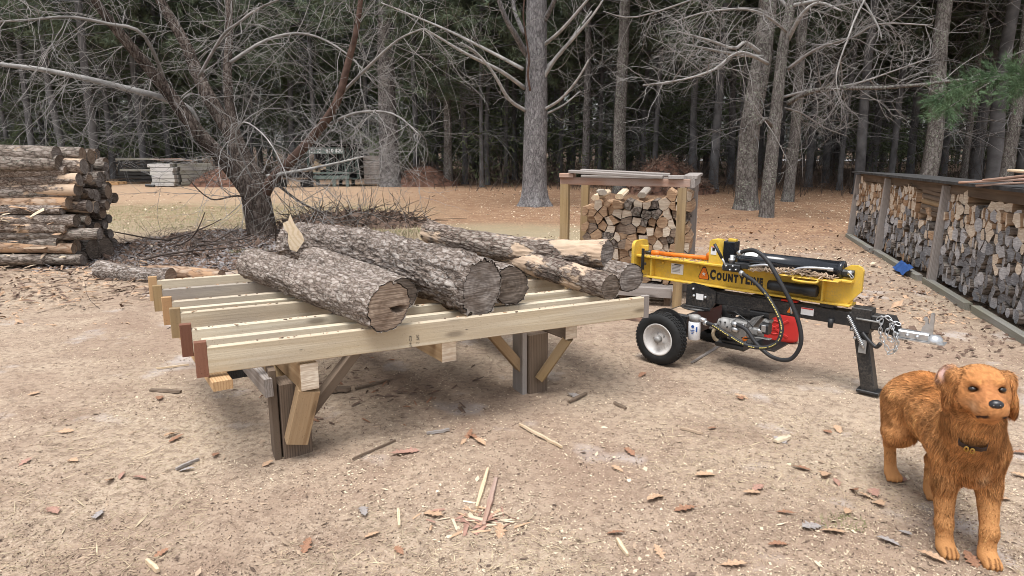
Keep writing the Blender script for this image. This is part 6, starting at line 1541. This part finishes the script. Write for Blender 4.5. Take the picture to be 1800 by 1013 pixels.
scatter('straw', 46000, 1.75, 12, .024, .06, .002, .2, 'grass_dry', 'dry grass stalks lying on the trodden ground', 'dry grass', lambda x, y: dens(x, y, .9, -.05, 8))
scatter('leaf_litter', 9000, 4.5, 24, .038, .6, .010, .3, 'litter_brown', 'small brown leaves scattered towards the woodshed and wood', 'leaf litter', lambda x, y: (dens(x, y, .5, .12, 4) & (y > 7)) | ((x > 2.6+.1*y) & (y > 5) & dens(x, y, 1.2, -.05, 2)) | ((y > 20) & dens(x, y, .4, -.1, 2)), .7)
scatter('tan_litter', 9000, 5, 26, .035, .6, .008, .3, 'leaf_tan', 'pale tan leaves scattered over the far ground', 'leaf litter', lambda x, y: dens(x, y, .6, .02, 14) & (y > 6), .7)
scatter('pale_specks', 12000, 9, 30, .03, .5, .008, .3, 'chip', 'pale flecks of leaf and chip over the far needle litter', 'leaf litter', lambda x, y: dens(x, y, .5, -.1, 24), .6)
ell_ = lambda x, y, cx, cy, rx, ry: ((x-cx)/rx)**2+((y-cy)/ry)**2+.9*fbm(np.stack([x*1.3, y*1.3, x*0], -1), 3, 71)
br_ = lambda x, y: (ell_(x, y, -4.75, 10.9, 1.9, 2.5) < 1)
def patch(n, cx, cy, rx, ry): return cx+nr.uniform(-1.3, 1.3, n)*rx, cy+nr.uniform(-1.3, 1.3, n)*ry
for nm, n, mt, L_, lb in (('grey_litter', 15000, 'litter_grey', .05, 'grey leaf litter under the sprawling bare tree'), ('brown_litter', 15000, 'litter_brown', .055, 'dark brown leaf litter under the sprawling bare tree')):
    x, y = patch(n, -4.75, 10.9, 1.9, 2.5); k = br_(x, y); x, y = x[k], y[k]; l = nr.lognormal(math.log(L_), .4, len(x)); V, F = flakes(x, y, l, l*.6, .012, .3); V[:, 2] += .015*nr.random(len(V)//5).repeat(5)
    tag(put(nm, np_mesh(nm, V, F), M_[mt]), lb, 'leaf litter', kind='stuff')
b = MB(); rr = random.Random(14)
for i in range(900):
    x, y = -4.75+rr.gauss(0, 1.1), 10.9+rr.gauss(0, 1.3)
    b.tube(wander((x, y, .01), (rr.gauss(0, .8), rr.gauss(0, .8), rr.uniform(.1, 1)), rr.uniform(.1, .4), 3, .5, -.2, rr), taper(.004, .002, 4), 3, False)
for i in range(26):
    x, y = -4.4+rr.gauss(0, 1.0), 10.6+rr.gauss(0, 1.1); b.tube(wander((x, y, .05), (rr.gauss(0, 1), rr.gauss(0, 1), .08), rr.uniform(.6, 1.5), 6, .4, 0, rr), taper(.016, .006, 7), 5, False)
tag(b.build('dead_stalks', M_['brush']), 'dead weed stalks and sticks in the litter under the bare tree', 'stalks', kind='stuff')
# grass: sparse green tufts
def grass(name, n, fx, mt, h, label):
    x, y = fx(n); V, F = blades(np.stack([x, y, gz(x, y)], 1), np.tile(np.array([0, 0, 1.]), (len(x), 1)), h, h*.09, .55, nr); tag(put(name, np_mesh(name, V, F), M_[mt]), label, 'grass', kind='stuff')
def ell_pts(cx, cy, rx, ry):
    def f(n):
        x, y = patch(n, cx, cy, rx, ry); k = ell_(x, y, cx, cy, rx, ry) < 1; return x[k], y[k]
    return f
grass('thin_grass', 26000, ell_pts(-7.2, 15.8, 4.6, 2.9), 'grass_green', .055, 'thin pale grass beyond the leaf litter at left')
grass('rough_grass', 9000, ell_pts(-2.2, 11.6, 1.7, 1.5), 'grass_green', .10, 'rough grass behind the deck logs')
grass('tall_dry_grass', 2200, ell_pts(-2.0, 10.8, 1.5, 1.0), 'grass_dry', .30, 'tall dry stalks behind the deck logs')
grass('yard_grass', 9000, ell_pts(1.55, 3.0, .9, .9), 'grass_dry', .022, 'trodden dry grass by the dog')
grass('green_tuft', 500, ell_pts(1.42, 2.65, .16, .10), 'grass_green', .03, 'small green grass tuft near the dog')
grass('foot_moss', 900, ell_pts(-3.9, 10.2, .45, .3), 'grass_green', .07, 'green moss and grass at the foot of the bare tree')
# oak leaves, each its own
def leaf_mesh(seed):
    r = random.Random(seed); half = [(0, .0), (.10, .05), (.18, .16), (.26, .09), (.36, .24), (.46, .11), (.58, .23), (.68, .10), (.80, .15), (.90, .06), (1., .0)]
    half = [(t, w*r.uniform(.8, 1.2)) for t, w in half]; V = []; F = []; cl = r.uniform(.2, .9); fold = r.uniform(.1, .5)
    for t, w in half:
        zc = cl*.25*math.sin(t*3.1)*r.uniform(.8, 1.2)
        V += [(t-.5, -w, zc*.5+w*fold+r.uniform(-.02, .02)), (t-.5, 0, zc*.25), (t-.5, w, zc*.5+w*fold+r.uniform(-.02, .02))]
    for i in range(len(half)-1):
        a = i*3; F += [(a, a+3, a+4, a+1), (a+1, a+4, a+5, a+2)]
    q = len(V); V += [(-.5, -.012, 0), (-.5, .012, 0), (-.72, 0, .03)]; F.append((q, q+1, q+2, q+2)[:3]+())
    V += [(x, y, z-.012) for x, y, z in V]; F += [tuple(i+len(V)//2 for i in reversed(f)) for f in F]
    me = bpy.data.meshes.new('oak_leaf'); me.from_pydata(V, [], F); me.polygons.foreach_set('use_smooth', [True]*len(F)); me.update(); return me
LM = [leaf_mesh(i) for i in range(9)]
SPOT = [(130, 818, 1), (700, 965, 0), (705, 803, 2), (540, 957, 0), (285, 970, 0), (830, 776, 0), (845, 785, 1), (815, 785, 1), (720, 800, 2), (655, 940, 1), (1080, 940, 0), (1160, 976, 1), (1150, 880, 1), (1085, 830, 1), (1105, 800, 0), (1240, 842, 1),
        (1320, 877, 1), (1380, 912, 0), (1450, 838, 1), (1470, 850, 2), (1410, 830, 0), (1500, 865, 0), (1520, 875, 1), (1545, 890, 1), (1535, 868, 2), (1490, 905, 1), (1465, 945, 1), (1330, 870, 2), (1365, 968, 0), (1290, 1003, 1), (300, 770, 1), (308, 775, 0), (470, 815, 1), (215, 842, 2), (195, 848, 1),
        (45, 815, 2), (95, 900, 2), (280, 700, 0), (60, 690, 1), (380, 805, 0), (825, 770, 0), (760, 905, 1), (1640, 985, 1), (1705, 990, 0), (1660, 905, 1), (1250, 760, 0), (1300, 702, 0), (1305, 698, 1), (1130, 660, 0), (1455, 760, 0), (1475, 756, 1), (1560, 960, 3), (1590, 945, 3), (1790, 800, 0), (1795, 840, 1),
        (1010, 700, 3), (1370, 775, 3), (640, 897, 3), (1425, 935, 3), (175, 905, 3), (330, 830, 3), (865, 915, 2), (880, 935, 1), (600, 690, 0), (1580, 845, 2), (115, 760, 1), (245, 845, 2), (1205, 905, 0), (1760, 880, 1)]
LB = {0: 'curled rust-brown oak leaf lying on the bare ground', 1: 'tan lobed oak leaf lying on the bare ground', 2: 'flattened pinkish oak leaf lying on the bare ground', 3: 'pale grey leaf lying underside up on the bare ground'}
for i, (px, py, m) in enumerate(SPOT):
    p = g(px+nr.uniform(-2, 2), py+nr.uniform(-2, 2)); p.z = float(gz(p.x, p.y))+.010
    o = bpy.data.objects.new('oak_leaf', LM[i % 9]); COL.objects.link(o)
    if not LM[i % 9].materials: LM[i % 9].materials.append(M_['leaf_brown'])
    o.material_slots[0].link = 'OBJECT'; o.material_slots[0].material = M_[['leaf_brown', 'leaf_tan', 'leaf_pink', 'leaf_grey'][m]]
    s_ = nr.uniform(.065, .11); o.scale = (s_, s_*nr.uniform(.95, 1.4), s_*nr.uniform(.4, .9)); o.location = p; o.rotation_euler = (nr.normal(0, .15), nr.normal(0, .15), nr.uniform(0, 6.28))
    tag(o, LB[m], 'leaf', 'fallen oak leaves of one colour on the bare ground: '+['rust', 'tan', 'pinkish', 'grey'][m])
# splinters, sticks and bark flakes that can be told apart
def splint(px0, py0, px1, py1, w, mt, label, nm='wood_splinter', th=.012, cat='splinter'):
    a, c = g(px0, py0), g(px1, py1); za = float(gz(a.x, a.y)); a.z = za+th; c.z = float(gz(c.x, c.y))+th
    M, L = frame(a, c); b = MB(); rr = random.Random(int(px0)); n = 9; V = []
    for i in range(n):
        t = i/(n-1)-.5; ww = w/2*(1-.35*abs(t)*2)*rr.uniform(.75, 1.1); dz = rr.uniform(-.002, .003)
        V += [(t*L, -ww, dz-th/2), (t*L, ww, dz-th/2), (t*L, ww*.8, dz+th/2), (t*L, -ww*.8, dz+th/2)]
    F = [(0, 1, 2, 3), tuple(range(4*n-1, 4*n-5, -1))]+[(i*4+j, (i+1)*4+j, (i+1)*4+(j+1) % 4, i*4+(j+1) % 4) for i in range(n-1) for j in range(4)]
    me = bpy.data.meshes.new(nm); me.from_pydata(V, [], F); me.update(); return tag(put(nm, me, M_[mt], None, M), label, cat)
splint(913, 754, 988, 796, .018, 'splinter', 'long thin pale splinter on the ground before the right deck post')
splint(858, 832, 838, 893, .026, 'splinter', 'straight pale lath lying front centre among leaf scraps')
splint(872, 848, 850, 925, .030, 'redwood', 'dull reddish strip of wood beside the pale lath')
splint(700, 898, 702, 925, .018, 'splinter', 'short upright-lying pale chip left of the front leaf scraps')
splint(258, 985, 278, 1005, .022, 'splinter', 'small cream wood chip at the lower left edge', th=.015)
splint(1085, 950, 1103, 978, .022, 'splinter', 'short pale stick lower centre right of the laths')
splint(310, 830, 350, 812, .02, 'grey_board', 'grey stick lying left of the near deck post')
splint(620, 812, 695, 777, .012, 'weathered', 'thin dark twig lying right of the near deck post')
splint(265, 688, 318, 690, .05, 'weathered', 'flat flake of dark bark left of the deck', 'bark_flake', cat='bark')
splint(560, 692, 616, 690, .09, 'weathered', 'big dark slab of bark on the ground under the deck', 'bark_flake', .02, 'bark')
splint(625, 688, 685, 672, .03, 'weathered', 'dark bark strip in the shade under the deck', 'bark_flake', cat='bark')
splint(275, 648, 332, 641, .014, 'splinter', 'pale lath end lying left of the deck')
splint(1215, 640, 1275, 602, .022, 'grey_board', 'grey bent stick on the ground under the splitter')
splint(750, 767, 790, 762, .025, 'grey_board', 'short grey stick on the ground under the deck edge')
splint(1080, 712, 1100, 722, .03, 'weathered', 'short bark piece right of the right deck post', 'bark_flake', cat='bark')
splint(1000, 712, 1030, 694, .035, 'weathered', 'dark bark flake beside the right deck post', 'bark_flake', cat='bark')
splint(1362, 780, 1388, 772, .045, 'chip', 'small pale curl of wood in the yard between splitter and dog')
splint(1195, 758, 1235, 770, .018, 'chip_dull', 'thin flake lying in the yard below the wheel')
shards('deck_scraps', 60, lambda r: (lambda p: (p.x, p.y))(g(r.gauss(835, 38), r.gauss(905, 17))), .075, [M_['leaf_tan'], M_['chip'], M_['leaf_pink']], 'torn leaf and wood scraps around the pale lath front centre', 'scraps', random.Random(3), thick=.004, tilt=.12)
shards('shade_bark', 70, lambda r: (lambda p: (p.x, p.y))(g(r.gauss(650, 90), r.gauss(690, 26))), .07, [M_['chip_dark'], M_['litter_brown'], M_['leaf_brown']], 'bark crumbs and scraps in the shade under the deck', 'scraps', random.Random(4), thick=.008, tilt=.15)
